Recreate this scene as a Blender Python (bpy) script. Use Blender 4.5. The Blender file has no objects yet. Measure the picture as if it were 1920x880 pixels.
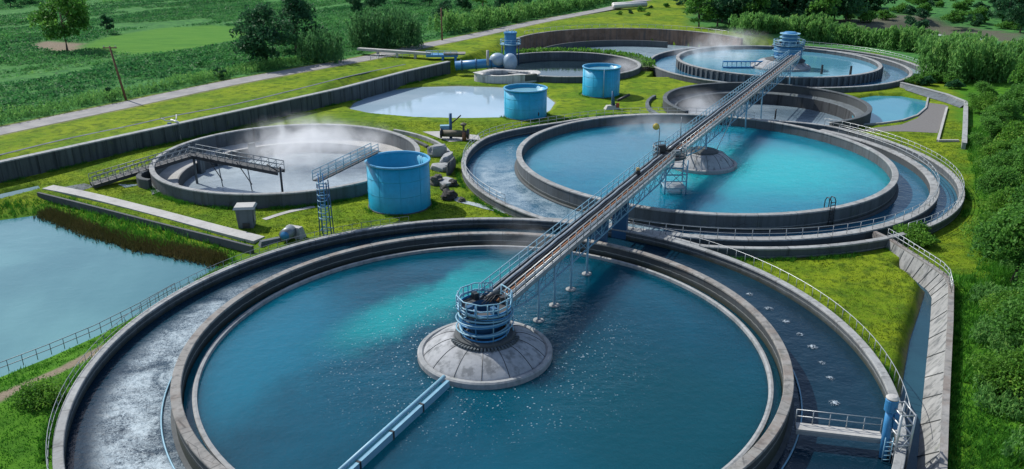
import bpy, math, random
import numpy as np
from mathutils import Vector, noise as mnoise
random.seed(7); rng = np.random.default_rng(7)
PI = math.pi; R = math.radians
sc = bpy.context.scene
col = sc.collection

# ------------------------------------------------------------------ camera
H = 30.0; PITCH = R(21.0); FPX = 1550.0
cam = bpy.data.cameras.new('camera'); camo = bpy.data.objects.new('camera', cam); col.objects.link(camo)
camo.location = (0, 0, H); camo.rotation_euler = (PI/2-PITCH, 0, 0)
cam.sensor_width = 36; cam.lens = 36*FPX/1920; cam.clip_start = .5; cam.clip_end = 6000
sc.camera = camo

def at(px, py, z=0.0):
    """photograph pixel -> point of the plane at height z"""
    x = (px-960)/FPX; y = -(py-440)/FPX
    d = (x, math.cos(PITCH)+y*math.sin(PITCH), -math.sin(PITCH)+y*math.cos(PITCH))
    t = (z-H)/d[2]
    return Vector((d[0]*t, d[1]*t, z))

# ------------------------------------------------------------------ light
SUN_AZ, SUN_EL = R(-52), R(46)
w = bpy.data.worlds.new('World'); sc.world = w; w.use_nodes = True
sky = w.node_tree.nodes.new('ShaderNodeTexSky'); sky.sky_type = 'NISHITA'; sky.sun_disc = False
sky.sun_elevation = SUN_EL; sky.sun_rotation = SUN_AZ; sky.altitude = 50; sky.dust_density = 1.2
w.node_tree.links.new(sky.outputs[0], w.node_tree.nodes['Background'].inputs[0])
w.node_tree.nodes['Background'].inputs[1].default_value = 0.12
sl = bpy.data.lights.new('sun', 'SUN'); sl.energy = 3.7; sl.angle = R(.53); sl.color = (1, .955, .88)
so = bpy.data.objects.new('sun', sl); col.objects.link(so)
sd = Vector((math.sin(SUN_AZ)*math.cos(SUN_EL), math.cos(SUN_AZ)*math.cos(SUN_EL), math.sin(SUN_EL)))
so.rotation_euler = (-sd).to_track_quat('-Z', 'Y').to_euler(); so.location = (-60, 60, 90)
sc.view_settings.view_transform = 'Standard'; sc.view_settings.look = 'None'
sc.view_settings.exposure = 0.38; sc.view_settings.gamma = 1
sc.cycles.max_bounces = 6; sc.cycles.diffuse_bounces = 2; sc.cycles.glossy_bounces = 3
sc.cycles.transparent_max_bounces = 6; sc.cycles.volume_bounces = 3; sc.cycles.volume_max_steps = 128
sc.cycles.use_denoising = True

# ------------------------------------------------------------------ node helper
class NT:
    def __init__(s, name):
        s.m = bpy.data.materials.new(name); s.m.use_nodes = True
        s.t = s.m.node_tree; s.n = s.t.nodes; s.b = s.n['Principled BSDF']; s.out = s.n['Material Output']
        s.tc = None
    def L(s, a, b): s.t.links.new(a, b)
    def put(s, sock, v):
        if isinstance(v, (int, float)): sock.default_value = v
        elif isinstance(v, (tuple, list)):
            sock.default_value = (*v, 1) if len(v) == 3 and len(sock.default_value) == 4 else v
        else: s.L(v, sock)
    def obj(s):
        if not s.tc: s.tc = s.n.new('ShaderNodeTexCoord')
        return s.tc.outputs['Object']
    def pos(s): return s.n.new('ShaderNodeNewGeometry').outputs['Position']
    def mapping(s, v, scale=(1, 1, 1), rot=(0, 0, 0), loc=(0, 0, 0)):
        n = s.n.new('ShaderNodeMapping'); s.L(v, n.inputs[0])
        n.inputs['Scale'].default_value = scale; n.inputs['Rotation'].default_value = rot; n.inputs['Location'].default_value = loc
        return n.outputs[0]
    def noise(s, scale, detail=4, rough=.6, v=None, dist=0, out='Fac'):
        n = s.n.new('ShaderNodeTexNoise'); s.L(v if v is not None else s.obj(), n.inputs['Vector'])
        n.inputs['Scale'].default_value = scale; n.inputs['Detail'].default_value = detail
        n.inputs['Roughness'].default_value = rough; n.inputs['Distortion'].default_value = dist
        return n.outputs[out]
    def vor(s, scale, v=None, feature='F1', out='Distance'):
        n = s.n.new('ShaderNodeTexVoronoi'); n.feature = feature
        s.L(v if v is not None else s.obj(), n.inputs['Vector']); n.inputs['Scale'].default_value = scale
        return n.outputs[out]
    def ramp(s, f, lo, hi, a=0.0, b=1.0, smooth=True):
        n = s.n.new('ShaderNodeMapRange'); n.interpolation_type = 'SMOOTHSTEP' if smooth else 'LINEAR'
        s.put(n.inputs[0], f); n.inputs[1].default_value = lo; n.inputs[2].default_value = hi
        n.inputs[3].default_value = a; n.inputs[4].default_value = b; n.clamp = True
        return n.outputs[0]
    def math(s, op, a, b=0.0, c=0.0):
        n = s.n.new('ShaderNodeMath'); n.operation = op; s.put(n.inputs[0], a); s.put(n.inputs[1], b); s.put(n.inputs[2], c)
        return n.outputs[0]
    def mix(s, f, a, b, mode='MIX'):
        n = s.n.new('ShaderNodeMix'); n.data_type = 'RGBA'; n.blend_type = mode
        s.put(n.inputs[0], f); s.put(n.inputs[6], a); s.put(n.inputs[7], b)
        return n.outputs[2]
    def attr(s, name, out='Fac'):
        n = s.n.new('ShaderNodeAttribute'); n.attribute_name = name; return n.outputs[out]
    def sep(s, v):
        n = s.n.new('ShaderNodeSeparateXYZ'); s.L(v, n.inputs[0]); return n.outputs
    def bump(s, h, strength=.3, dist=.1, normal=None):
        n = s.n.new('ShaderNodeBump'); s.L(h, n.inputs['Height']); s.put(n.inputs['Strength'], strength); n.inputs['Distance'].default_value = dist
        if normal is not None: s.L(normal, n.inputs['Normal'])
        return n.outputs[0]
    def set(s, color=None, rough=None, metal=None, normal=None, spec=None):
        if color is not None: s.put(s.b.inputs['Base Color'], color)
        if rough is not None: s.put(s.b.inputs['Roughness'], rough)
        if metal is not None: s.put(s.b.inputs['Metallic'], metal)
        if spec is not None: s.put(s.b.inputs['Specular IOR Level'], spec)
        if normal is not None: s.L(normal, s.b.inputs['Normal'])
        return s.m

def m_concrete(name, base=(.30, .30, .285), streak=.6, moss=.25, dark=(.055, .065, .07), rust=0.0, joints=0, water=None):
    k = NT(name); p = k.pos()
    a = k.noise(.35, 5, .65, p); b = k.noise(4, 4, .6, p)
    st = k.noise(1.0, 4, .6, k.mapping(p, (1.6, 1.6, .09)))
    st2 = k.noise(1.0, 3, .6, k.mapping(p, (.45, .45, .05), loc=(7, 3, 1)))
    c = k.mix(k.ramp(a, .3, .7, 0, .55), base, tuple(x*.62 for x in base))
    c = k.mix(k.ramp(b, .35, .75, 0, .35), c, tuple(x*1.25 for x in base))
    c = k.mix(k.math('MULTIPLY', k.ramp(st, .48, .66), streak), c, dark)
    c = k.mix(k.math('MULTIPLY', k.ramp(st2, .55, .7), streak*.7), c, tuple(min(.8, x*1.5) for x in base))
    if moss: c = k.mix(k.math('MULTIPLY', k.ramp(k.noise(.9, 5, .7, p), .56, .7), moss), c, (.07, .09, .03))
    if rust: c = k.mix(k.math('MULTIPLY', k.ramp(k.noise(.5, 5, .7, k.mapping(p, loc=(9, 2, 4))), .45, .65), rust), c, (.13, .075, .045))
    if joints:
        o = k.sep(k.obj()); an = k.math('ARCTAN2', o[1], o[0])
        f = k.math('FRACT', k.math('MULTIPLY', k.math('ADD', an, PI), joints/(2*PI))); c = k.mix(k.math('MULTIPLY', k.ramp(f, .0, .035, 1, 0), .75), c, (.03, .03, .03))
        cell = k.math('FLOOR', k.math('MULTIPLY', k.math('ADD', an, PI), joints/(2*PI))); wn = k.n.new('ShaderNodeTexWhiteNoise'); wn.noise_dimensions = '1D'; k.L(cell, wn.inputs['W'])
        c = k.mix(k.math('MULTIPLY', wn.outputs['Value'], .35), c, tuple(x*.5 for x in base))
        crk = k.vor(.8, k.mapping(p, (1, 1, .4)), 'DISTANCE_TO_EDGE'); c = k.mix(k.math('MULTIPLY', k.ramp(crk, .0, .02, 1, 0), k.ramp(a, .45, .6, 0, .7)), c, (.03, .03, .03))
    if water is not None:
        z = k.sep(p)[2]; f = k.ramp(k.math('ADD', z, k.math('MULTIPLY', k.noise(1.2, 4, .7, p), .6)), water+.45, water+.85, 1, 0); c = k.mix(k.math('MULTIPLY', f, .85), c, (.022, .03, .018))
        f2 = k.ramp(k.math('ABSOLUTE', k.math('SUBTRACT', k.math('ADD', z, k.math('MULTIPLY', k.noise(2.5, 3, .6, p), .16)), water+.62)), 0, .06, .55, 0); c = k.mix(f2, c, (.42, .43, .40))
    return k.set(c, .88, normal=k.bump(b, .35, .04))

def m_paint(name, c, rough=.45, rust=.12, metal=0.0):
    k = NT(name); p = k.pos()
    n = k.noise(1.3, 5, .7, p); st = k.noise(1, 4, .6, k.mapping(p, (2.2, 2.2, .12)))
    o = k.mix(k.ramp(n, .3, .75, 0, .5), c, tuple(x*.7 for x in c))
    o = k.mix(k.ramp(st, .56, .72, 0, .45), o, tuple(min(.8, x*1.3+.02) for x in c))
    o = k.mix(k.math('MULTIPLY', k.ramp(k.noise(2.7, 6, .75, k.mapping(p, loc=(3, 8, 2))), .6, .7), rust*4), o, (.13, .06, .03))
    return k.set(o, rough, metal, normal=k.bump(k.noise(14, 3, .6, p), .1, .01))

def m_leaf(name, dark, light, yellow=None, trans=.25):
    k = NT(name); t = k.attr('tint')
    c = k.mix(t, dark, light)
    if yellow: c = k.mix(k.ramp(t, .86, 1.0), c, yellow)
    k.set(c, .62, spec=.25)
    tr = k.n.new('ShaderNodeBsdfTranslucent'); k.L(c, tr.inputs[0])
    mx = k.n.new('ShaderNodeMixShader'); mx.inputs[0].default_value = trans
    k.L(k.b.outputs[0], mx.inputs[1]); k.L(tr.outputs[0], mx.inputs[2]); k.L(mx.outputs[0], k.out.inputs[0])
    return k.m

def m_plain(name, c, rough=.6, metal=0.0, var=.3, scale=3):
    k = NT(name); p = k.pos()
    o = k.mix(k.ramp(k.noise(scale, 5, .65, p), .3, .72, 0, var*2), c, tuple(x*.55 for x in c))
    return k.set(o, rough, metal, normal=k.bump(k.noise(scale*6, 3, .6, p), .2, .02))

def m_water(name, deep, alt, plume=None, foam=None, glint_specks=None, wave=(2.2, .22), rough=.06, altscale=.05, sss=0.0, foamc=(.34, .43, .48, 1)):
    """plume: (cx, cy, rot, rx, ry, colour); foam: function(k)->mask; specks: (r0, r1, amount) round the origin"""
    k = NT(name); o = k.obj()
    c = k.mix(k.ramp(k.noise(altscale, 4, .6, o, .6), .35, .68), deep, alt)
    if plume:
        for (cx, cy, rot, rx, ry, pc, amt) in plume:
            wv = k.n.new('ShaderNodeVectorMath'); wv.operation = 'ADD'; k.L(o, wv.inputs[0])
            nz = k.n.new('ShaderNodeVectorMath'); nz.operation = 'MULTIPLY_ADD'
            k.L(k.noise(.16, 5, .62, o, .5, 'Color'), nz.inputs[0]); nz.inputs[1].default_value = (7, 7, 0); nz.inputs[2].default_value = (-3.5, -3.5, 0)
            k.L(nz.outputs[0], wv.inputs[1])
            n = k.n.new('ShaderNodeMapping'); n.vector_type = 'TEXTURE'; k.L(wv.outputs[0], n.inputs[0])
            n.inputs['Location'].default_value = (cx, cy, 0); n.inputs['Rotation'].default_value = (0, 0, rot); n.inputs['Scale'].default_value = (rx, ry, 1)
            ln = k.n.new('ShaderNodeVectorMath'); ln.operation = 'LENGTH'; k.L(n.outputs[0], ln.inputs[0])
            f = k.ramp(ln.outputs['Value'], .25, 1.15, amt, 0)
            c = k.mix(f, c, pc)
    h1 = k.noise(wave[0], 4, .6, o); h2 = k.noise(wave[0]*.22, 3, .5, k.mapping(o, (1, 1.5, 1)))
    h = k.math('ADD', k.math('MULTIPLY', h1, .6), h2)
    stren = wave[1]
    if glint_specks:
        ln = k.n.new('ShaderNodeVectorMath'); ln.operation = 'LENGTH'; k.L(o, ln.inputs[0])
        near = k.ramp(ln.outputs['Value'], glint_specks[0], glint_specks[1], 1, 0)
        stren = k.math('ADD', k.math('MULTIPLY', near, .5), wave[1])
        vs = k.vor(3.6, o); big = k.noise(.9, 4, .65, o, 1.2)
        sp = k.math('MULTIPLY', k.ramp(vs, .13, .24, 1, 0), k.math('MULTIPLY', k.ramp(big, .42, .62), k.math('MULTIPLY', near, glint_specks[2])))  # pale foam dots near the cone, doubling as painted sun glints
    nrm = k.bump(h, stren, .25)
    k.set(c, rough, spec=.5, normal=nrm); k.b.inputs['IOR'].default_value = 1.33
    if sss:
        k.b.subsurface_method = 'BURLEY'; k.b.inputs['Subsurface Weight'].default_value = 1.0
        k.b.inputs['Subsurface Radius'].default_value = (1, 1, 1); k.b.inputs['Subsurface Scale'].default_value = sss
    fm = None
    if foam: fm = foam(k)
    if glint_specks: fm = sp if fm is None else k.math('MAXIMUM', fm, sp)
    if fm is not None:
        d = k.n.new('ShaderNodeBsdfPrincipled'); d.inputs['Base Color'].default_value = foamc; d.inputs['Roughness'].default_value = .55
        k.L(nrm, d.inputs['Normal'])
        mx = k.n.new('ShaderNodeMixShader'); k.L(fm, mx.inputs[0]); k.L(k.b.outputs[0], mx.inputs[1]); k.L(d.outputs[0], mx.inputs[2]); k.L(mx.outputs[0], k.out.inputs[0])
    return k.m

# ------------------------------------------------------------------ mesh builder
class MB:
    def __init__(s): s.v = []; s.f = []; s.smooth = []
    def add(s, vs, fs, smooth=False):
        o = len(s.v); s.v += [tuple(x) for x in vs]
        for f in fs: s.f.append(tuple(i+o for i in f)); s.smooth.append(smooth)
        return s
    def box(s, c, size, rz=0, bev=0, top=None):
        x, y, z = (q/2 for q in size); tx, ty = (x, y) if top is None else (top[0]/2, top[1]/2)
        ca, sa = math.cos(rz), math.sin(rz)
        P = [(-x, -y, -z), (x, -y, -z), (x, y, -z), (-x, y, -z), (-tx, -ty, z), (tx, -ty, z), (tx, ty, z), (-tx, ty, z)]
        P = [(c[0]+a*ca-b*sa, c[1]+a*sa+b*ca, c[2]+d) for a, b, d in P]
        return s.add(P, [(3, 2, 1, 0), (4, 5, 6, 7), (0, 1, 5, 4), (1, 2, 6, 5), (2, 3, 7, 6), (3, 0, 4, 7)])
    def beam(s, a, b, wd, ht, up=Vector((0, 0, 1))):
        a, b = Vector(a), Vector(b); d = (b-a).normalized(); r = d.cross(up)
        if r.length < 1e-4: r = d.cross(Vector((0, 1, 0)))
        r.normalize(); u = r.cross(d); P = []
        for q in (a, b):
            for i, j in ((-1, -1), (1, -1), (1, 1), (-1, 1)): P.append(q+r*(i*wd/2)+u*(j*ht/2))
        return s.add(P, [(3, 2, 1, 0), (4, 5, 6, 7), (0, 1, 5, 4), (1, 2, 6, 5), (2, 3, 7, 6), (3, 0, 4, 7)])
    def tube(s, pts, r, n=8, closed=False, cap=True):
        pts = [Vector(p) for p in pts]; m = len(pts); rs = r if isinstance(r, (list, tuple)) else [r]*m
        V = []; 
        for i, p in enumerate(pts):
            if closed: d = pts[(i+1) % m]-pts[i-1]
            else: d = pts[min(i+1, m-1)]-pts[max(i-1, 0)]
            d.normalize(); a = d.cross(Vector((0, 0, 1)))
            if a.length < 1e-3: a = d.cross(Vector((0, 1, 0)))
            a.normalize(); b = a.cross(d)
            for k in range(n):
                t = 2*PI*k/n; V.append(p+a*(math.cos(t)*rs[i])+b*(math.sin(t)*rs[i]))
        F = []
        for i in range(m if closed else m-1):
            j = (i+1) % m
            for k in range(n):
                k2 = (k+1) % n; F.append((i*n+k, i*n+k2, j*n+k2, j*n+k))
        if cap and not closed: F += [tuple(range(n))[::-1], tuple((m-1)*n+k for k in range(n))]
        return s.add(V, F, n > 5)
    def lathe(s, c, prof, n=48, a0=0, a1=2*PI, closed=False, smooth=False, rfun=None):
        full = abs(a1-a0-2*PI) < 1e-6; cnt = n if full else n+1; m = len(prof); V = []
        for i in range(cnt):
            t = a0+(a1-a0)*i/n
            for (r, z) in prof:
                rr = r if rfun is None else rfun(r, t)
                V.append((c[0]+rr*math.cos(t), c[1]+rr*math.sin(t), c[2]+z))
        F = []
        for i in range(n):
            j = (i+1) % cnt
            for k in range(m if closed else m-1):
                k2 = (k+1) % m; F.append((i*m+k, j*m+k, j*m+k2, i*m+k2))
        if closed and not full: F += [tuple(range(m)), tuple((cnt-1)*m+k for k in range(m))[::-1]]
        return s.add(V, F, smooth)
    def disc(s, c, r, n=64, rings=1):
        V = [tuple(c)]; F = []
        for q in range(1, rings+1):
            for i in range(n): t = 2*PI*i/n; V.append((c[0]+r*q/rings*math.cos(t), c[1]+r*q/rings*math.sin(t), c[2]))
        for i in range(n): F.append((0, 1+i, 1+(i+1) % n))
        for q in range(1, rings):
            for i in range(n):
                a = 1+(q-1)*n+i; b = 1+(q-1)*n+(i+1) % n; F.append((a, a+n, b+n, b))
        return s.add(V, F)
    def build(s, name, mat, parent=None, origin=None):
        o0 = Vector(origin) if origin is not None else (WL.get(parent.name, Vector((0, 0, 0))) if parent else Vector((0, 0, 0)))
        me = bpy.data.meshes.new(name); me.from_pydata([(x-o0.x, y-o0.y, z-o0.z) for x, y, z in s.v], [], s.f)
        me.polygons.foreach_set('use_smooth', s.smooth); me.materials.append(mat); me.validate(); me.update()
        ob = bpy.data.objects.new(name, me); col.objects.link(ob)
        if parent:
            ob.parent = parent; ob.location = o0-WL[parent.name]
        else: ob.location = o0
        WL[ob.name] = o0.copy(); return ob
WL = {}
def tag(o, label=None, cat=None, group=None, kind=None):
    if label: o['label'] = label
    if cat: o['category'] = cat
    if group: o['group'] = group
    if kind: o['kind'] = kind
    return o
def thing(name, loc, label, cat, group=None):
    o = bpy.data.objects.new(name, None); col.objects.link(o); o.location = loc; o.empty_display_size = .5
    WL[o.name] = Vector(loc); return tag(o, label, cat, group)
def struct(name, mb, mat, origin=None): return tag(mb.build(name, mat, None, origin), kind='structure')
def share(src, parent, wloc, rz=0):
    """a copy of a part (same mesh) under parent, at a world place"""
    c = src.copy(); col.objects.link(c); c.parent = parent; c.location = Vector(wloc)-WL[parent.name]; c.rotation_euler = (0, 0, rz)
    WL[c.name] = Vector(wloc); return c
def copy_tree(o, loc, rz=0, scale=1, label=None):
    c = o.copy(); col.objects.link(c); c.location = loc; c.rotation_euler = (0, 0, rz); c.scale = (scale,)*3 if not hasattr(scale, '__len__') else scale
    if label: c['label'] = label
    for ch in o.children:
        d = ch.copy(); col.objects.link(d); d.parent = c
        for g in ch.children:
            e = g.copy(); col.objects.link(e); e.parent = d
    return c

# ------------------------------------------------------------------ materials
C_WALL = m_concrete('concrete_wall', (.105, .128, .142), .85, .3)
C_INNER = m_concrete('wet_concrete', (.07, .085, .095), .8, .3, rust=.1)  # darker base tone for the near tank's inner ring wall
C_CREST = m_concrete('concrete_pale', (.31, .325, .33), .35, .25)
C_OLD = m_concrete('concrete_rusty', (.25, .245, .235), .5, .25, rust=.38)
C_BROWN = m_concrete('brown_wall', (.26, .17, .12), .85, .1, rust=.75)
C_DARK = m_concrete('concrete_dark', (.075, .085, .09), .8, .3)
C_RET = m_concrete('retaining_concrete', (.065, .08, .085), .9, .4, dark=(.02, .03, .035))
C_SLAB = m_concrete('slab_concrete', (.40, .40, .385), .1, .15)
C_DOME = m_concrete('dome_concrete', (.33, .345, .36), .55, .1)
C_PANEL = m_concrete('channel_panel', (.27, .275, .27), .75, .35)
BLUE = m_paint('blue_steel', (.035, .20, .42), .4)
BLUE_D = m_paint('dark_blue_steel', (.02, .09, .19), .45, .2)
BLUE_G = m_paint('pale_blue_steel', (.20, .40, .52), .45, .1)
GALV = m_paint('galvanised_steel', (.42, .45, .46), .38, .1, .5)
STEEL = m_paint('grey_steel', (.20, .23, .25), .45, .2, .4)
DARKS = m_paint('dark_steel', (.035, .04, .045), .5, .3, .3)
RUST = m_plain('rusty_pipe', (.26, .115, .055), .75)
WHITE = m_paint('white_pipe', (.62, .62, .60), .5, .1)
GRATE = m_plain('deck_grating', (.05, .056, .062), .7)
YEL = m_plain('yellow_lamp_glass', (.62, .50, .10), .35)
RED = m_plain('red_paint', (.45, .08, .05), .5)
WOOD = m_plain('pole_wood', (.17, .085, .05), .85)
BARK = m_plain('bark', (.11, .085, .06), .9)
ROCK = m_plain('rock', (.085, .085, .075), .9, var=.4)
ROCKD = m_plain('dark_rock', (.045, .045, .042), .9, var=.4)
GRAVEL = m_plain('gravel', (.17, .165, .16), .95, scale=5)
TANK_B = m_paint('tank_blue', (.008, .34, .55), .4, .07)
TANK_T = m_paint('tank_rim_blue', (.08, .33, .55), .35, .05)

# ------------------------------------------------------------------ layout
T1 = Vector((-1.9, 52.7, 0)); T2 = Vector((23.9, 102.2, 0)); T0 = Vector((-28.6, 102.9, 0)); T3 = Vector((42.0, 136.4, 0))
T4 = Vector((56.0, 177.0, 0)); T5 = Vector((11.0, 176.2, 0)); T6 = Vector((28.5, 195.6, 0))
R1o, R2o, R0, R3, R4o, R5, R6 = 27.2, 29.8, 16.4, 16.3, 26.3, 15.8, 28.8
def ray_limit(c, t, other, ro):
    """distance along direction t from c at which the circle (other, ro) begins; inf if it is missed"""
    d = (math.cos(t), math.sin(t)); ex, ey = c[0]-other[0], c[1]-other[1]
    b = ex*d[0]+ey*d[1]; q = ex*ex+ey*ey-ro*ro; D = b*b-q
    if D <= 0: return 1e9
    s = -b-math.sqrt(D); return s if s > 0 else 1e9
def sstep(a, b, x): 
    t = min(1, max(0, (x-a)/(b-a))); return t*t*(3-2*t)
def r2out(t):      # the outer ring of the middle clarifier is pinched where its neighbours touch it
    t = t % (2*PI); deg = math.degrees(t)
    r = R2o-3.3*sstep(35, 62, deg)*(1-sstep(125, 160, deg))
    return min(r, ray_limit(T2, t, T1, R1o+.72)-.5)
TZ = 2.3
wallp = [at(-260, 395, 0), at(0, 342, 0), at(325, 266, 0), at(480, 230, 0), at(640, 192, 0), at(760, 158, 0), at(842, 138, 0)]
terr_line = [(p.x, p.y) for p in wallp]+[(-3, 192), (0, 206), (20, 223), (40, 222), (56, 205), (75, 215), (140, 260), (400, 330)]
# water outlines
pond_left = [at(-420, 470, -1), at(75, 405, -1), at(160, 438, -1), at(250, 466, -1), at(330, 480, -1), at(408, 497, -1), at(330, 545, -1), at(262, 585, -1), at(180, 628, -1), at(90, 668, -1), at(-20, 712, -1), at(-500, 800, -1)]
mid_outline = [(657, 205), (664, 195), (690, 181), (730, 170), (790, 164), (860, 162), (930, 164), (985, 169), (1022, 180), (1039, 193), (1030, 207), (1010, 219), (940, 222), (860, 223), (780, 221), (700, 214)]
pond_mid = [at(a, b, -.4) for a, b in mid_outline]
pond_right = [at(a, b, -.5) for a, b in ((1598, 187), (1640, 180), (1690, 181), (1737, 190), (1731, 209), (1716, 222), (1690, 232), (1650, 238), (1600, 241), (1600, 215))]
canal = [at(a, b, -.9) for a, b in ((1688, 510), (1712, 527), (1734, 549), (1722, 590), (1706, 640), (1697, 690), (1688, 745), (1676, 880), (1662, 1000), (1712, 1000), (1722, 890), (1732, 770), (1740, 690), (1747, 620), (1751, 560), (1742, 546), (1720, 526), (1690, 506))]
ditch_left = [at(a, b, -.4) for a, b in ((-200, 405), (0, 366), (72, 350), (76, 356), (0, 376), (-200, 420))]

crest = [at(1637, 437, .75), at(1668, 452, .75), at(1705, 476, .75), at(1742, 500, .75), at(1768, 518, .75), at(1778, 535, .75), at(1776, 600, .75), at(1771, 680, .75), at(1766, 760, .75), at(1760, 880, .75), at(1752, 1010, .75)]
toe = [at(1627, 458, -.95), at(1655, 482, -.95), at(1688, 510, -.95), at(1716, 528, -.95), at(1738, 546, -.95), at(1746, 560, -.95), at(1742, 620, -.95), at(1735, 690, -.95), at(1727, 770, -.95), at(1717, 890, -.95), at(1708, 1010, -.95)]

def poly_sdf(px, py, poly):
    P = np.array([(q[0], q[1]) for q in poly]); d = np.full(px.shape, 1e9); ins = np.zeros(px.shape, bool)
    for i in range(len(P)):
        a, b = P[i], P[(i+1) % len(P)]; e = b-a
        wx, wy = px-a[0], py-a[1]; t = np.clip((wx*e[0]+wy*e[1])/(e@e), 0, 1)
        d = np.minimum(d, np.hypot(wx-t*e[0], wy-t*e[1]))
        c = (a[1] <= py) != (b[1] <= py)
        with np.errstate(divide='ignore', invalid='ignore'):
            xi = a[0]+(py-a[1])/(e[1] if e[1] else 1e-9)*e[0]
        ins ^= c & (px < xi)
    return np.where(ins, -d, d)
def line_sd(px, py, line):
    """distance to a polyline, positive on its left side"""
    P = np.array(line); d = np.full(px.shape, 1e9); s = np.zeros(px.shape)
    for i in range(len(P)-1):
        a, b = P[i], P[i+1]; e = b-a; wx, wy = px-a[0], py-a[1]; t = np.clip((wx*e[0]+wy*e[1])/(e@e), 0, 1)
        q = np.hypot(wx-t*e[0], wy-t*e[1]); cr = e[0]*wy-e[1]*wx
        m = q < d-1e-9; d = np.where(m, q, d); s = np.where(m, np.sign(cr), s)
    return d*s
def SS(a, b, x):
    t = np.clip((x-a)/(b-a), 0, 1); return t*t*(3-2*t)
def vnoise(x, y, s, seed=0):
    """smooth value noise, vectorised"""
    r = np.random.default_rng(seed).random((256, 256)); u, v = x/s, y/s
    i, j = np.floor(u).astype(int), np.floor(v).astype(int); fu, fv = u-i, v-j; fu = fu*fu*(3-2*fu); fv = fv*fv*(3-2*fv)
    g = lambda a, b: r[a % 256, b % 256]
    return (g(i, j)*(1-fu)+g(i+1, j)*fu)*(1-fv)+(g(i, j+1)*(1-fu)+g(i+1, j+1)*fu)*fv

terr_smooth = None
def ground_z(x, y):
    s = line_sd(x, y, terr_line)
    soft = SS(150, 185, y)*SS(-13, -4, x)*6+.25
    z = TZ*SS(-.5, .5, s/soft)
    # gentle roll in the fields and woods
    far = SS(25, 60, s)
    z = z+far*(vnoise(x, y, 40, 3)-.5)*1.2
    z = z+.35*SS(0, 25, x-(42+.33*(y-60)))*vnoise(x, y, 9, 5)
    # grass swell beside the old basin
    z = z+.5*np.exp(-(((x+46)/7)**2+((y-105)/7)**2))
    for poly, zw, sl in ((pond_left, -1, .2), (pond_mid, -.4, .45), (pond_right, -.5, 1.0), (canal, -.9, 1.2), (ditch_left, -.4, .8)):
        d = poly_sdf(x, y, poly)
        z = np.where(d > 0, np.minimum(z, zw-.06+sl*d+.0*d), zw-.06-np.minimum(1.5, -d*.6)) if sl < 5 else z
    z = np.where(poly_sdf(x, y, crest+toe[::-1]) < -.25, np.minimum(z, -1.6), z)
    th = np.arctan2(y-T2.y, x-T2.x); r = np.hypot(x-T2.x, y-T2.y)
    ts = np.linspace(-PI, PI, 721); rt = np.array([r2out(t) for t in ts]); r2 = np.interp(th, ts, rt)
    hole = (r < r2+.25)
    for c, ro in ((T1, R1o+.14), (T0, R0+.1), (T3, R3+.1), (T4, R4o+.3), (T5, R5+.1)):
        hole |= np.hypot(x-c.x, y-c.y) < ro
    hole |= (np.hypot(x-T6.x, y-T6.y) < R6+.2) & (np.hypot(x-T5.x, y-T5.y) > R5+3.0)
    return np.where(hole, -5.0, z)
def gz(x, y): return float(ground_z(np.array([float(x)]), np.array([float(y)]))[0])

# zones ---------------------------------------------------------------
road_pts = [at(-330, 316, TZ), at(0, 246, TZ), at(240, 196, TZ), at(440, 154, TZ), at(640, 118, TZ), at(700, 107, TZ), at(790, 87, TZ), at(880, 69, TZ), at(1000, 43, TZ), at(1090, 26, TZ), at(1160, 12, TZ), at(1260, -14, TZ)]
path_pts = [at(-120, 790, 0), at(0, 742, 0), at(90, 700, 0), at(180, 652, 0), at(236, 622, 0), at(280, 592, 0)]
lush_poly = [at(a, b, 0) for a, b in ((1766, 1000), (1772, 700), (1782, 545), (1790, 520), (1835, 520), (1850, 440), (1835, 360), (1820, 290), (1800, 180), (1760, 130), (2600, 60), (2600, 1000))]
bright_poly = [at(a, b, TZ) for a, b in ((150, 92), (200, 72), (300, 52), (400, 44), (465, 50), (455, 74), (330, 98), (215, 103))]
bare_poly = [at(a, b, TZ) for a, b in ((60, 86), (85, 80), (150, 84), (150, 95), (110, 97), (72, 93))]
greyfield = [at(a, b, 0) for a, b in ((1560, 55), (1700, 44), (1800, 52), (1905, 66), (1905, 78), (1750, 72), (1620, 68))]
gravel_pad = [at(a, b, 0) for a, b in ((1740, 193), (1779, 198), (1758, 250), (1700, 247), (1600, 247), (1640, 240), (1690, 234), (1720, 222), (1733, 208))]

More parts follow.
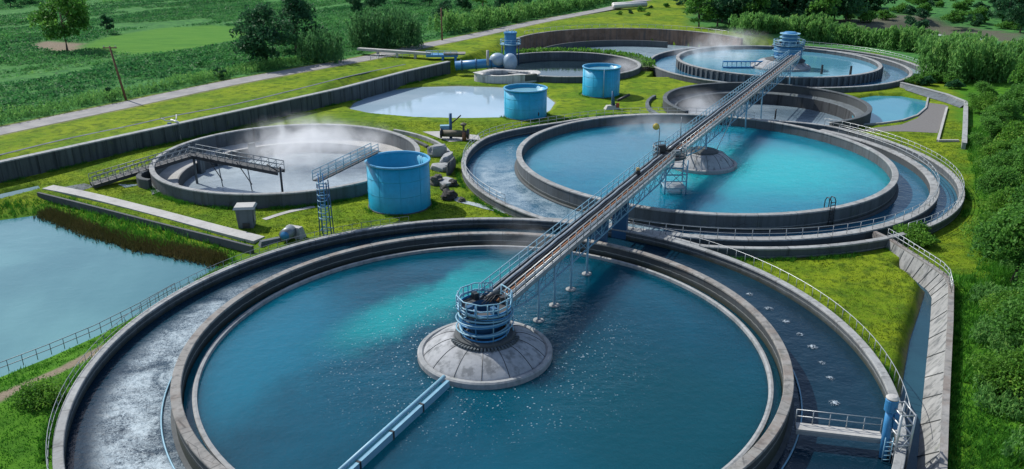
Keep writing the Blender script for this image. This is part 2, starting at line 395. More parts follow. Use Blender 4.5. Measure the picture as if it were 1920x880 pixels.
def build_ground():
    def axis(lo, hi, step, far_lo, far_hi, g):
        a = list(np.arange(lo, hi+1e-6, step)); d = step
        while a[-1] < far_hi: d *= g; a.append(a[-1]+d)
        d = step; b = [lo]
        while b[-1] > far_lo: d *= g; b.append(b[-1]-d)
        return np.array(b[:0:-1]+a)
    xs = axis(-66, 82, .34, -3000, 3000, 1.05); ys = axis(30, 160, .34, -300, 4000, 1.03)
    X, Y = np.meshgrid(xs, ys); nx, ny = len(xs), len(ys); x, y = X.ravel(), Y.ravel(); z = ground_z(x, y)
    me = bpy.data.meshes.new('ground')
    idx = np.arange(nx*ny).reshape(ny, nx)
    q = np.stack([idx[:-1, :-1], idx[:-1, 1:], idx[1:, 1:], idx[1:, :-1]], -1).reshape(-1, 4)
    me.vertices.add(nx*ny); me.vertices.foreach_set('co', np.stack([x, y, z], -1).astype(np.float32).ravel())
    me.loops.add(q.size); me.loops.foreach_set('vertex_index', q.ravel().astype(np.int32))
    me.polygons.add(len(q)); me.polygons.foreach_set('loop_start', (np.arange(len(q))*4).astype(np.int32)); me.polygons.foreach_set('use_smooth', np.ones(len(q), bool))
    me.update()
    s = line_sd(x, y, terr_line)
    road_d = np.abs(line_sd(x, y, [(p.x, p.y) for p in road_pts])); rs = line_sd(x, y, [(p.x, p.y) for p in road_pts])
    nz = (vnoise(x, y, 2.5, 11)-.5)*1.5+(vnoise(x, y, .9, 12)-.5)*.8
    field = SS(0, 1.5, rs+nz*.5-2.5)*(s > -5)
    lush = 1-SS(-1.5, 2.5, poly_sdf(x, y, lush_poly)+nz*1.5)
    ll = SS(0, 3, (poly_sdf(x, y, [at(a, b, 0) for a, b in ((-200, 1000), (-200, 800), (0, 755), (240, 630), (300, 600), (120, 780), (80, 1000))])*-1)+nz)  # under the dirt path
    lush = np.maximum(lush, SS(0, 2, 64-y+nz)*SS(0, 2, -17-x)*.95)
    bankl = 1-SS(0, 4.2, poly_sdf(x, y, pond_left)); lush = np.maximum(lush, bankl*.9)
    dirt = 1-SS(.45, .9, np.abs(line_sd(x, y, [(p.x, p.y) for p in path_pts]))+nz*.25)
    dirt = np.maximum(dirt, 1-SS(-.6, .8, poly_sdf(x, y, bare_poly)+nz))
    for pl in (pond_mid, canal): dirt = np.maximum(dirt, (1-SS(.05, .5, np.abs(poly_sdf(x, y, pl))+nz*.2))*.8)
    dirt = np.maximum(dirt, (1-SS(2.6, 3.3, road_d+nz*.3))*.55)
    bright = 1-SS(-1, 2, poly_sdf(x, y, bright_poly)+nz)
    bright = np.maximum(bright, SS(0, 2, -poly_sdf(x, y, greyfield))*0)
    wild = 1-SS(-3, 3, poly_sdf(x, y, [at(a, b, 0) for a, b in ((1290, 62), (1400, 80), (1500, 90), (1640, 100), (1760, 130), (1900, 150), (2600, 150), (3600, -60), (1290, -60))])+nz*2)
    field = np.maximum(field, wild)
    grey = 1-SS(-2, 4, poly_sdf(x, y, greyfield)+nz*3)
    a = me.attributes.new('zone', 'FLOAT_COLOR', 'POINT'); a.data.foreach_set('color', np.stack([field, lush, dirt, bright], -1).astype(np.float32).ravel())
    a = me.attributes.new('grey', 'FLOAT', 'POINT'); a.data.foreach_set('value', grey.astype(np.float32))
    k = NT('ground_cover'); p = k.pos(); zc = k.attr('zone', 'Color'); sep = k.n.new('ShaderNodeSeparateColor'); k.L(zc, sep.inputs[0])
    big = k.noise(.11, 5, .62, p); mid = k.noise(.7, 5, .65, p); fine = k.noise(5, 5, .75, p)
    lawn = k.mix(k.ramp(big, .35, .65), (.095, .185, .009), (.195, .265, .012))
    lawn = k.mix(k.ramp(mid, .42, .7, 0, .85), lawn, (.04, .09, .008))
    lawn = k.mix(k.ramp(fine, .5, .75, 0, .7), lawn, (.05, .085, .008))
    lawn = k.mix(k.ramp(k.noise(2.0, 6, .7, k.mapping(p, loc=(5, 5, 5))), .52, .75, 0, .7), lawn, (.20, .19, .035))
    lawn = k.mix(k.ramp(k.noise(.28, 6, .75, k.mapping(p, (1, 1, 1), loc=(15, 5, 5))), .5, .75, 0, .4), lawn, (.055, .125, .01))
    fieldc = k.mix(k.ramp(mid, .35, .65), (.03, .12, .035), (.07, .21, .05))
    lushc = k.mix(k.ramp(mid, .35, .68), (.032, .12, .008), (.075, .21, .014)); lushc = k.mix(k.ramp(fine, .5, .8, 0, .7), lushc, (.012, .04, .006))
    dirtc = k.mix(k.ramp(fine, .35, .7), (.24, .20, .15), (.15, .125, .09))
    brightc = k.mix(k.ramp(k.noise(.5, 4, .6, k.mapping(p, (.25, 1.6, 1))), .35, .65), (.05, .17, .022), (.085, .215, .028))
    c = k.mix(sep.outputs[0], lawn, fieldc); c = k.mix(k.attr('zone', 'Alpha'), c, brightc); c = k.mix(sep.outputs[1], c, lushc)
    c = k.mix(k.attr('grey'), c, (.10, .105, .075)); c = k.mix(sep.outputs[2], c, dirtc)
    k.set(c, .95, spec=.1, normal=k.bump(k.math('ADD', fine, mid), .8, .12)); me.materials.append(k.m)
    o = bpy.data.objects.new('ground', me); col.objects.link(o); tag(o, kind='structure')
build_ground()

# ------------------------------------------------------------------ roads, paths, slabs
def strip(pts, wdt, z, name, mat, thick=None, sub=6, wfun=None):
    P = [Vector((p.x, p.y, 0)) for p in pts]; Q = []
    for i in range(len(P)-1):
        for j in range(sub): 
            t = j/sub; p0, p1, p2, p3 = P[max(i-1, 0)], P[i], P[i+1], P[min(i+2, len(P)-1)]
            Q.append(.5*((2*p1)+(p2-p0)*t+(2*p0-5*p1+4*p2-p3)*t*t+(3*p1-p0-3*p2+p3)*t**3))
    Q.append(P[-1]); L = []; Rr = []
    for i, p in enumerate(Q):
        d = (Q[min(i+1, len(Q)-1)]-Q[max(i-1, 0)]).normalized(); n = Vector((-d.y, d.x, 0)); w_ = wdt/2
        L.append(p+n*w_); Rr.append(p-n*w_)
    mb = MB(); n = len(Q); V = [(a.x, a.y, z) for a in L]+[(a.x, a.y, z) for a in Rr]; F = [(i+n, i+n+1, i+1, i) for i in range(n-1)]
    if thick:
        V += [(a.x, a.y, z-thick) for a in L]+[(a.x, a.y, z-thick) for a in Rr]
        F += [(i, i+1, i+1+2*n, i+2*n) for i in range(n-1)]+[(i+1+n, i+n, i+3*n, i+1+3*n) for i in range(n-1)]
        F += [(n, 0, 2*n, 3*n), (n-1, 2*n-1, 4*n-1, 3*n-1)]
    mb.add(V, F); return mb
ASPH = NT('road_surface'); _p = ASPH.pos()
_c = ASPH.mix(ASPH.ramp(ASPH.noise(.4, 5, .65, _p), .3, .7), (.20, .20, .205), (.30, .295, .285)); _c = ASPH.mix(ASPH.ramp(ASPH.noise(6, 4, .7, _p), .5, .75, 0, .5), _c, (.15, .15, .15))
ASPH = ASPH.set(_c, .9)
struct('road', strip(road_pts, 4.6, TZ+.03, 'road', ASPH, .2), ASPH)
struct('drain_path', strip([at(-60, 305, TZ), at(0, 291, TZ), at(120, 262, TZ), at(240, 237, TZ), at(330, 217, TZ), at(440, 196, TZ), at(560, 167, TZ), at(660, 142, TZ), at(760, 121, TZ)], .5, TZ+.04, 'path', C_SLAB, .2), C_WALL)
struct('path', strip([at(90, 352, 0), at(160, 366, 0), at(280, 396, 0), at(400, 428, 0), at(486, 450, 0)], 1.5, .12, 'slab', C_SLAB, .3), C_SLAB)
pad = MB(); pad.add([(p.x, p.y, .03) for p in gravel_pad], [tuple(range(len(gravel_pad)))]); struct('gravel_pad', pad, GRAVEL)
struct('paved_pad', MB().add([at(a, b, .05) for a, b in ((118, 351), (158, 344), (180, 349), (148, 359))], [(0, 1, 2, 3)]), C_WALL)
kb = strip([at(72, 366, 0), at(160, 388, 0), at(300, 424, 0), at(400, 449, 0), at(474, 468, 0)], .28, .35, 'kerb', C_DARK, .8)
tag(kb.build('concrete_kerb', C_DARK), 'thin dark kerb along the top of the reedy bank of the left pond', 'kerb')
sp = struct('grass_path', strip([at(495, 412, 0), at(540, 398, 0), at(590, 388, 0)], .7, .04, 'path', C_SLAB), C_SLAB)

# ------------------------------------------------------------------ water sheets
def sheet(name, poly, z, mat):
    mb = MB(); mb.add([(p.x, p.y, z) for p in poly], [tuple(range(len(poly)))]); c = sum((Vector((p.x, p.y, z)) for p in poly), Vector())/len(poly)
    return struct(name, mb, mat, c)
def inflate(poly, d):
    c = sum((Vector((p.x, p.y, 0)) for p in poly), Vector())/len(poly)
    return [Vector((p.x, p.y, 0))+(Vector((p.x, p.y, 0))-c).normalized()*d for p in poly]
sheet('pond_water', inflate(pond_left, .4), -1, m_water('left_pond_water', (.05, .16, .19), (.10, .25, .27), wave=(1.8, .12), rough=.04, altscale=.035))
sheet('pond_water', inflate(pond_mid, .4), -.4, m_water('pale_pond_water', (.26, .37, .45), (.34, .44, .52), wave=(2, .03), rough=.03))  # pale base colour stands in for the reflected sky
sheet('pond_water', inflate(pond_right, .3), -.5, m_water('small_pond_water', (.03, .20, .29), (.05, .25, .33), wave=(3, .04)))
sheet('canal_water', inflate(canal, .1), -.9, m_water('canal_water', (.015, .05, .075), (.02, .075, .105), wave=(3, .08)))
sheet('canal_water', ditch_left, -.3, m_water('ditch_water', (.15, .24, .28), (.28, .38, .42), wave=(3, .1)))

# ------------------------------------------------------------------ clarifier tanks
def ring_profile(ri, ro, zb, zt, lip=.0, bev=.06):
    return [(ri, zb), (ri, zt-bev), (ri+bev, zt), (ro-bev, zt), (ro, zt-bev), (ro, zb)]
def crest_profile(ri, ro, zt, h=.18, over=.06):
    b = .04
    return [(ri-over, zt), (ri-over, zt+h-b), (ri-over+b, zt+h), (ro+over-b, zt+h), (ro+over, zt+h-b), (ro+over, zt)]
def arc_pts(c, r, z, a0, a1, n, rfun=None):
    return [(c[0]+(r if rfun is None else rfun(r, a0+(a1-a0)*i/n))*math.cos(a0+(a1-a0)*i/n), c[1]+(r if rfun is None else rfun(r, a0+(a1-a0)*i/n))*math.sin(a0+(a1-a0)*i/n), z) for i in range(n+1)]
POSTS = {}
def post_under(parent, key, h, rad, mat, wloc):
    if (key, h, rad) not in POSTS:
        o = MB().tube([Vector(wloc), Vector(wloc)+Vector((0, 0, h))], rad, 6).build('post', mat, parent, wloc); POSTS[(key, h, rad)] = o; return o
    return share(POSTS[(key, h, rad)], parent, wloc)
def arc_rail(parent, c, r, z, a0, a1, posts, mat, h=1.05, rad=.028, rails=(1.0, .55), rfun=None, n=None):
    n = n or max(8, int(abs(a1-a0)*r/1.2)); mb = MB()
    for f in rails: mb.tube(arc_pts(c, r, z+h*f, a0, a1, n, rfun), rad, 6)
    rl = mb.build('handrail', mat, parent)
    for i in range(posts):
        t = a0+(a1-a0)*i/max(1, posts-1); rr = r if rfun is None else rfun(r, t)
        post_under(rl, mat.name, h, rad, mat, (c[0]+rr*math.cos(t), c[1]+rr*math.sin(t), z))
    return rl
def line_rail(parent, pts, posts, mat, h=1.05, rad=.028, rails=(1.0, .55)):
    P = [Vector(p) for p in pts]; mb = MB()
    for f in rails: mb.tube([p+Vector((0, 0, h*f)) for p in P], rad, 6)
    rl = mb.build('handrail', mat, parent)
    seg = [(P[i+1]-P[i]).length for i in range(len(P)-1)]; tot = sum(seg)
    for i in range(posts):
        d = tot*i/(posts-1)
        for j, L in enumerate(seg):
            if d <= L+1e-6 or j == len(seg)-1: post_under(rl, mat.name, h, rad, mat, P[j].lerp(P[j+1], min(1, d/L))); break
            d -= L
    return rl

def foam_glint(a_center, a_width, amount=1.0, r0=21.5, r1=27):  # foam mask; sun sparkle on the churned water is painted in too
    def f(k):
        o = k.obj(); s = k.sep(o); an = k.math('ARCTAN2', s[1], s[0])
        dl = k.math('SUBTRACT', an, a_center); dl = k.math('ABSOLUTE', k.math('WRAP', dl, PI, -PI))
        m = k.ramp(dl, a_width*.55, a_width, 1, 0)
        ln = k.n.new('ShaderNodeVectorMath'); ln.operation = 'LENGTH'; k.L(o, ln.inputs[0])
        rad = k.math('MULTIPLY', k.ramp(ln.outputs['Value'], r1-2.6, r1-.6, 1, 0), k.ramp(ln.outputs['Value'], r0, r0+.8, .55, 1))
        big = k.noise(.33, 4, .6, o, 1.0); fine = k.noise(5.0, 6, .78, o, 1.6)
        g = k.math('ADD', k.math('MULTIPLY', big, .55), k.math('MULTIPLY', fine, .75))
        return k.math('MULTIPLY', k.ramp(g, .52, .80), k.math('MULTIPLY', k.math('MULTIPLY', m, rad), amount))
    return f

RINGM = {}
def ringmat(m, joints, water=None):
    key = (m.name, joints, water)
    if key not in RINGM:
        base, st, mo, ru = CPAR[m.name]; RINGM[key] = m_concrete(m.name+'_ring', base, st, mo, rust=ru, joints=joints, water=water)
    return RINGM[key]
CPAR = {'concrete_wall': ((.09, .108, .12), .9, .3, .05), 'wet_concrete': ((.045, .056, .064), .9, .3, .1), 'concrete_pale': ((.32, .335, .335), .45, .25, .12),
        'concrete_rusty': ((.27, .265, .25), .55, .25, .45), 'concrete_dark': ((.06, .07, .076), .85, .3, 0), 'brown_wall': ((.24, .15, .105), .85, .1, .75)}
def wall_ring(parent, name, c, ri, ro, zb, zt, mat, crest, n=160, a0=0, a1=2*PI, rfun=None, ch=.16, wl=None):
    J = max(12, int(ri*1.55)); mat = ringmat(mat, J, wl); crest = ringmat(crest, J)
    wpart = MB().lathe(c, ring_profile(ri, ro, zb, zt), n, a0, a1, True, False, rfun).build(name, mat, parent)
    MB().lathe(c, crest_profile(ri, ro, zt+.003, ch), n, a0, a1, True, False, rfun).build('coping', crest, wpart)
    return wpart

# --- clarifier 1 (near)
t1 = thing('clarifier_tank', T1, 'largest round clarifier tank nearest the camera, teal water inside a double concrete ring', 'clarifier tank', 'round clarifier tanks')
R1i = 20.75
wall_ring(t1, 'inner_wall', T1, R1i-.25, R1i+.27, -3, 1.85, C_INNER, C_OLD, 200, wl=.75)
wall_ring(t1, 'outer_wall', T1, R1o, R1o+.48, -3, .88, C_WALL, C_CREST, 220, wl=.0)
MB().lathe(T1, [(R1i-1.15, .6), (R1i-1.15, 1.06), (R1i-1.0, 1.1), (R1i-.85, 1.06), (R1i-.85, .6)], 200, closed=True).build('weir_ring', C_CREST, t1)
MB().lathe(T1, [(R1i+.27, -2), (R1i+.27, .2), (R1i+.55, .16), (R1i+.6, -2)], 200, closed=True).build('foot_ledge', C_DARK, t1)
MB().tube(arc_pts(T1, R1i+1.0, .2, R(-50), R(12), 60), .06, 6).build('baffle_pipe', BLUE_G, t1)
MB().tube(arc_pts(T1, R1i+1.1, .2, R(170), R(230), 60), .06, 6).build('baffle_pipe', BLUE_G, t1)
arc_rail(t1, T1, R1o+.75, .75, R(-19), R(62), 40, GALV, 1.0, .026, (1.0,))
arc_rail(t1, T1, R1o+.75, .75, R(108), R(226), 60, STEEL, .8, .022, (1.0, .4))
W1 = m_water('teal_water', (.0008, .043, .072), (.001, .074, .122),
             plume=[(-4.5, 8.5, R(50), 12.5, 3.6, (.002, .25, .26), .85), (-16, 0, R(80), 14, 6, (.0015, .12, .19), .9), (12, -10, 0, 14, 14, (.0012, .048, .066), .85)],
             glint_specks=(4.8, 14.5, 1.0), wave=(2.0, .2), sss=3.0)
struct('water', MB().disc(T1+Vector((0, 0, .8)), R1i-.3, 128), W1, T1+Vector((0, 0, .8)))
W1C = m_water('churned_channel_water', (.003, .018, .034), (.006, .032, .054), foam=foam_glint(R(200), R(66), 1.0), wave=(2.2, .35), rough=.1)
struct('channel_water', MB().lathe(T1+Vector((0, 0, .1)), [(R1i+.3, 0), (R1o, 0)], 200), W1C, T1+Vector((0, 0, .1)))

# --- clarifier 2 (middle)
t2 = thing('clarifier_tank', T2, 'middle clarifier tank of bright turquoise water with a curved walkway round its front', 'clarifier tank', 'round clarifier tanks')
R2i = 23.0
f2 = lambda r, t: r-R2o+r2out(t)
wall_ring(t2, 'inner_wall', T2, R2i-.3, R2i+.3, -3, 1.65, C_WALL, C_CREST, 200, wl=-.1)
wall_ring(t2, 'outer_wall', T2, R2o, R2o+.5, -3, .82, C_WALL, C_CREST, 240, rfun=f2, wl=-.4)
M0, M1 = R(-128), R(38)
wall_ring(t2, 'walkway_wall', T2, 26.9, 27.75, -3, .7, C_DARK, C_CREST, 160, M0, M1)
MB().lathe(T2, [(R2i+.3, -2), (R2i+.3, .08), (R2i+.6, .05), (R2i+.62, -2)], 200, closed=True).build('foot_ledge', C_DARK, t2)
arc_rail(t2, T2, 27.6, .87, M0+.1, M1-.1, 46, GALV, 1.05, .03)
arc_rail(t2, T2, R2o+.3, .98, R(-60), R(40), 40, GALV, 1.0, .03, (1.0, .5), f2)
arc_rail(t2, T2, R2o+.3, .98, R(60), R(215), 50, GALV, 1.0, .03, (1.0, .5), f2)
W2 = m_water('turquoise_water', (.004, .12, .20), (.010, .18, .25),
             plume=[(8, -2, R(8), 19, 14, (.003, .34, .37), .95), (-12, 6, R(20), 13, 13, (.05, .17, .24), .85)], glint_specks=(4.3, 8.5, .6), wave=(2.0, .16), sss=3.0)
struct('water', MB().disc(T2+Vector((0, 0, .5)), R2i-.2, 128), W2, T2+Vector((0, 0, .5)))
W2C = m_water('middle_channel_water', (.012, .075, .13), (.02, .115, .18), foam=foam_glint(R(222), R(62), .75, 23.2, 30), wave=(1.4, .3), rough=.09)
struct('channel_water', MB().lathe(T2+Vector((0, 0, -.1)), [(R2i+.2, 0), (R2o+.1, 0)], 240, rfun=lambda r, t: r if r < 25 else f2(r, t)), W2C, T2+Vector((0, 0, -.1)))

# --- basin 0 (left, grey, steaming)
t0 = thing('settling_basin', T0, 'grey half-drained round basin steaming on the left behind the open blue tank', 'settling basin')
wall_ring(t0, 'outer_wall', T0, R0-.25, R0+.25, -2.2, 1.45, C_WALL, C_CREST, 140, wl=-.9)
MB().lathe(T0, [(R0-.25, -.35), (R0-2.6, -.5), (R0-2.75, -.6), (R0-2.8, -3)], 140, closed=False).build('ledge', C_SLAB, t0)
MB().lathe(T0, [(R0-2.8, -.5), (R0-2.85, -3)], 140).build('inner_wall', C_DARK, t0)
for a in (128, 150, 166): MB().box((T0.x+(R0-3.2)*math.cos(R(a)), T0.y+(R0-3.2)*math.sin(R(a)), -1.0), (.5, .9, 2.6), R(a)).build('pilaster', C_WALL, t0)
WG = m_water('silver_water', (.20, .25, .29), (.34, .40, .44), foam=foam_glint(R(60), R(150), .55, 3, 17), wave=(2.6, .4), rough=.16)
struct('water', MB().disc(T0+Vector((0, 0, -1.9)), R0-2.8, 96), WG, T0+Vector((0, 0, -1.9)))

# --- basin 3 (dark pit behind tank 2)
t3 = thing('settling_basin', T3, 'dark deep round pit with streaked walls behind the middle clarifier', 'settling basin')
def keep3(t): return math.hypot(T3.x+R3*math.cos(t)-T2.x, T3.y+R3*math.sin(t)-T2.y) > r2out(math.atan2(T3.y+R3*math.sin(t)-T2.y, T3.x+R3*math.cos(t)-T2.x))+.3
angs = [R(a) for a in range(-180, 180, 2)]; ks = [keep3(t) for t in angs]
a_s = next(angs[i] for i in range(len(angs)) if ks[i] and not ks[i-1]); a_e = next(angs[i-1] for i in range(len(angs)) if not ks[i] and ks[i-1])
if a_e < a_s: a_e += 2*PI
wall_ring(t3, 'outer_wall', T3, R3-.3, R3+.3, -3.4, 1.35, C_DARK, C_WALL, 120, a_s, a_e)
MB().lathe(T3, [(R3-.3, .1), (R3-1.9, 0), (R3-2.0, -.1), (R3-2.0, -.4)], 120, a_s, a_e).build('ledge', C_WALL, t3)
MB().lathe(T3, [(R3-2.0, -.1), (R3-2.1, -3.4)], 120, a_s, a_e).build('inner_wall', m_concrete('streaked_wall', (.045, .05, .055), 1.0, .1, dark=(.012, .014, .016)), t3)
MB().lathe(T3, ring_profile(R3+2.6, R3+3.2, -1.2, .5), 60, R(150), R(222), True).build('outer_kerb', C_WALL, t3)
struct('water', MB().disc(T3+Vector((0, 0, -2.0)), R3-2.05, 96), m_water('pit_water', (.10, .15, .19), (.26, .33, .38), foam=foam_glint(R(-90), R(120), .6, 2, 17), wave=(1.8, .35), rough=.14), T3+Vector((0, 0, -2.0)))

# --- clarifier 4 (far)
t4 = thing('clarifier_tank', T4, 'far pale blue clarifier tank with buttressed wall and blue centre drum', 'clarifier tank', 'round clarifier tanks')
R4i = 20.5
wall_ring(t4, 'inner_wall', T4, R4i-.3, R4i+.3, -3, 1.65, C_WALL, C_CREST, 160)
for i in range(46):
    t = R(-176)+i*R(3.8)
    if i == 0: but = MB().box((T4.x+(R4i+.45)*math.cos(t), T4.y+(R4i+.45)*math.sin(t), .2), (.3, .5, 2.7), t).build('buttress', C_WALL, t4, (T4.x+(R4i+.45)*math.cos(t), T4.y+(R4i+.45)*math.sin(t), .2)); b0 = t
    else: share(but, t4, (T4.x+(R4i+.45)*math.cos(t), T4.y+(R4i+.45)*math.sin(t), .2), t-b0)
wall_ring(t4, 'outer_wall', T4, R4o-.25, R4o+.25, -2, .8, C_WALL, C_CREST, 180)
wall_ring(t4, 'walkway_wall', T4, R4o+2.4, R4o+3.0, -2, .9, C_WALL, C_CREST, 90, R(-22), R(75))
arc_rail(t4, T4, R4o+2.7, 1.06, R(-20), R(73), 34, GALV, 1.05, .035)
W4 = m_water('pale_blue_water', (.07, .23, .33), (.11, .29, .38), wave=(1.5, .06))
struct('water', MB().disc(T4+Vector((0, 0, 1.0)), R4i-.2, 96), W4, T4+Vector((0, 0, 1.0)))
struct('channel_water', MB().lathe(T4+Vector((0, 0, 0)), [(R4i+.2, 0), (R4o, 0)], 120), m_water('far_channel_water', (.02, .09, .16), (.05, .16, .25), wave=(1.2, .25)), T4)
struct('channel_water', MB().lathe(T4+Vector((0, 0, .1)), [(R4o+.2, 0), (R4o+2.5, 0)], 60, R(-22), R(75)), m_water('launder_water', (.12, .22, .26), (.22, .34, .36), wave=(1.6, .3)), T4)
for (px, py) in ((1540, 139), (1594, 141)):
    b = at(px, py, 1.0); MB().box((b.x, b.y, 1.75), (.35, .35, 2.1), .3, top=(.28, .28)).build('weir_post', DARKS, t4)

# --- basin 5 (dark) and basin 6 (brown walled)
t5 = thing('settling_basin', T5, 'black-watered round basin behind the two blue tanks, beside the blue pump', 'settling basin')
wall_ring(t5, 'outer_wall', T5, R5-.3, R5+.3, -2.5, 1.05, C_WALL, C_CREST, 120)
MB().lathe(T5, [(R5-.3, -.1), (R5-.36, -2.5)], 120).build('inner_wall', C_DARK, t5)
struct('water', MB().disc(T5+Vector((0, 0, -.7)), R5-.25, 96), m_water('black_water', (.010, .022, .032), (.018, .035, .048), wave=(1.6, .05)), T5+Vector((0, 0, -.7)))
bank = MB(); bank.lathe(T5, [(R5+.3, .75), (R5+1.6, .95), (R5+3.6, .7), (R5+4.3, -2.5)], 80, R(-10), R(150)); struct('grass_bank', bank, m_plain('bank_soil', (.05, .09, .018), .95))
t6 = thing('settling_basin', T6, 'farthest basin with tall rust-brown curving back wall', 'settling basin')
def keep6(t):
    x, y = T6.x+R6*math.cos(t), T6.y+R6*math.sin(t); return math.hypot(x-T4.x, y-T4.y) > R4o+.4 and math.hypot(x-T5.x, y-T5.y) > R5+4 and y > 180
angs = [R(a) for a in range(-90, 270, 2)]; good = [t for t in angs if keep6(t)]
wall_ring(t6, 'outer_wall', T6, R6-.3, R6+.3, -3, 2.4, C_BROWN, C_OLD, 120, good[0], good[-1])
MB().lathe(T6, ring_profile(R6-6.4, R6-5.9, -2.5, .25), 100, R(60), R(190), True).build('baffle_wall', C_DARK, t6)
struct('water', MB().lathe(T6+Vector((0, 0, -1.3)), [(.2, 0), (R6-.2, 0)], 100), m_water('far_basin_water', (.16, .24, .29), (.30, .40, .45), foam=foam_glint(R(-60), R(170), .5, 2, 29), wave=(1.2, .2)), T6+Vector((0, 0, -1.3)))
arc_rail(t6, T6, R6+.5, 2.5, R(30), R(150), 30, GALV, 1.0, .04, (1.0,))

# ------------------------------------------------------------------ centre cones and towers
def cone(c, r, zw, ztop, rtop, label, n_seam=14, name='centre_cone'):
    t = thing(name, Vector((c[0], c[1], zw)), label, 'concrete cone', 'concrete centre cones')
    h = ztop-zw-.25; prof = []
    for i in range(11):
        q = i/10; rr = (r-.32)+(rtop-(r-.32))*q; prof.append((rr, .25+h*math.sin(q*PI*.5)**.85))
    sh = MB().lathe((c[0], c[1], zw), [(r-.32, -1)]+prof+[(rtop-.02, .25+h-.5)], 72, smooth=True).build('cone_shell', C_DOME, t)
    MB().lathe((c[0], c[1], zw), [(r-.40, -1), (r-.40, .36), (r-.30, .46), (r-.06, .46), (r+.04, .36), (r+.04, -1)], 72, closed=True).build('kerb_ring', C_CREST, t)
    MB().lathe((c[0], c[1], ztop), [(rtop+.05, -.25), (rtop+.05, .1), (rtop-.2, .18), (0, .2)], 40).build('cone_cap', C_DARK, t)
    for k in range(n_seam):
        a = 2*PI*k/n_seam+.2; pts = [(c[0]+p[0]*math.cos(a), c[1]+p[0]*math.sin(a), zw+p[1]+.012) for p in prof]
        MB().tube(pts, .022, 5).build('seam', DARKS, sh)
    return t
c1 = (-1.92, 52.2); cone(c1, 4.78, .8, 2.3, 2.15, 'big grey concrete cone rising from the nearest teal tank, under the spiral blue tower')
cone((24.2, 101.7), 4.33, .5, 2.3, 1.9, 'concrete cone in the turquoise middle tank beneath the bridge')
c4 = at(1462, 126, 1.0); cone((c4.x, c4.y), 6.0, 1.0, 2.6, 3.0, 'wide flat concrete cone in the farthest clarifier tank')

def ring_tower(c, z0, z1, rad, label, nb=6):
    t = thing('drive_tower', Vector((c[0], c[1], z0)), label, 'drive tower', 'blue drive towers')
    MB().lathe((c[0], c[1], z0), [(rad+.25, 0), (rad+.25, .28), (rad+.1, .34), (rad-.25, .34), (rad-.25, 0)], 48, closed=True).build('collar', C_DARK, t)
    nsl = 26
    for k in range(nsl):
        a = R(200)+R(150)*k/(nsl-1)
        MB().box((c[0]+(rad+.42)*math.cos(a), c[1]+(rad+.42)*math.sin(a), z0+.02), (.3, .14, .3), a).build('collar_block', C_WALL, t)
    MB().lathe((c[0], c[1], z0), [(rad*.58, -.6), (rad*.58, (z1-z0)*.70), (rad*.5, (z1-z0)*.72), (rad*.45, (z1-z0)*.5), (0, (z1-z0)*.5)], 40).build('drum', BLUE_D, t)
    hgt = z1-z0
    for k in range(nb):
        q = k/(nb-1); z = z0+.42+(hgt-1.35)*q; rr = rad*(.86+.1*q)
        if k in (1, 3, 5):
            MB().lathe((c[0], c[1], z), [(rr, -.14), (rr+.05, -.14), (rr+.05, .14), (rr, .14)], 48, closed=True).build('band', BLUE, t)
        MB().tube([(c[0]+(rr+.07)*math.cos(a), c[1]+(rr+.07)*math.sin(a), z+.16+.2*math.sin(a+k*1.1)) for a in np.linspace(0, 2*PI, 41)[:-1]], .07, 8, True).build('ring_pipe', BLUE_G if k % 2 else BLUE, t)
    for k in range(9):
        a = 2*PI*k/9+.2; rr = rad*.98
        MB().tube([(c[0]+rr*.92*math.cos(a), c[1]+rr*.92*math.sin(a), z0+.1), (c[0]+rr*math.cos(a), c[1]+rr*math.sin(a), z1-.05)], .045, 6).build('upright', BLUE_G if k % 3 else BLUE, t)
    MB().tube([(c[0]+rad*1.06*math.cos(a), c[1]+rad*1.06*math.sin(a), z0+.4+(hgt-1.4)*a/(5*PI)) for a in np.linspace(0, 5*PI, 90)], .05, 6).build('spiral_pipe', BLUE_G, t)
    for a in (.4, 2.1, 3.9, 5.2): MB().box((c[0]+rad*.75*math.cos(a), c[1]+rad*.75*math.sin(a), z1-.75), (.5, .35, .55), a).build('switch_box', DARKS if a < 3 else BLUE_D, t)
    pl = MB().lathe((c[0], c[1], z1-1.05), [(rad*.55, 0), (rad*1.02, 0), (rad*1.02, .1), (rad*.55, .1)], 48, closed=True).build('platform', GRATE, t)
    arc_rail(t, c, rad*1.03, z1-1.0, R(75), R(75)+2*PI*.94, 16, BLUE_G, 1.0, .045, (1.0, .5, .06))
    return t
ring_tower(c1, 2.3, 5.55, 1.9, 'near blue tower of stacked ring pipes standing on the nearest concrete cone')
tw = ring_tower((c4.x+1.2, c4.y-.5), 2.5, 6.6, 3.0, 'far bulky blue drum tower in the farthest clarifier tank', 8)
MB().lathe((c4.x+1.2, c4.y-.5, 2.5), [(2.7, .6), (2.7, 2.9), (2.5, 3.1), (0, 3.1)], 40).build('housing', BLUE, tw)
MB().lathe((c4.x+1.2, c4.y-.5, 2.5), [(1.5, 3.1), (1.5, 5.4), (1.1, 5.7), (0, 5.7)], 32).build('motor_drum', BLUE, tw)
for k, z in enumerate((3.9, 4.6, 5.3)): MB().lathe((c4.x+1.2, c4.y-.5, 2.5), [(1.5, z), (2.0, z), (2.0, z+.14), (1.5, z+.14)], 32, closed=True).build('gallery', BLUE_G, tw)
ca, cb = at(1355, 122, 1.6), at(1424, 122, 1.6)
arm = thing('scraper_arm', cb, 'short blue lattice arm reaching left from the farthest cone', 'scraper arm')
for z in (1.15, 2.3): MB().beam((ca.x, ca.y, z), (cb.x+1.5, cb.y, z), .5, .22).build('chord', BLUE, arm)
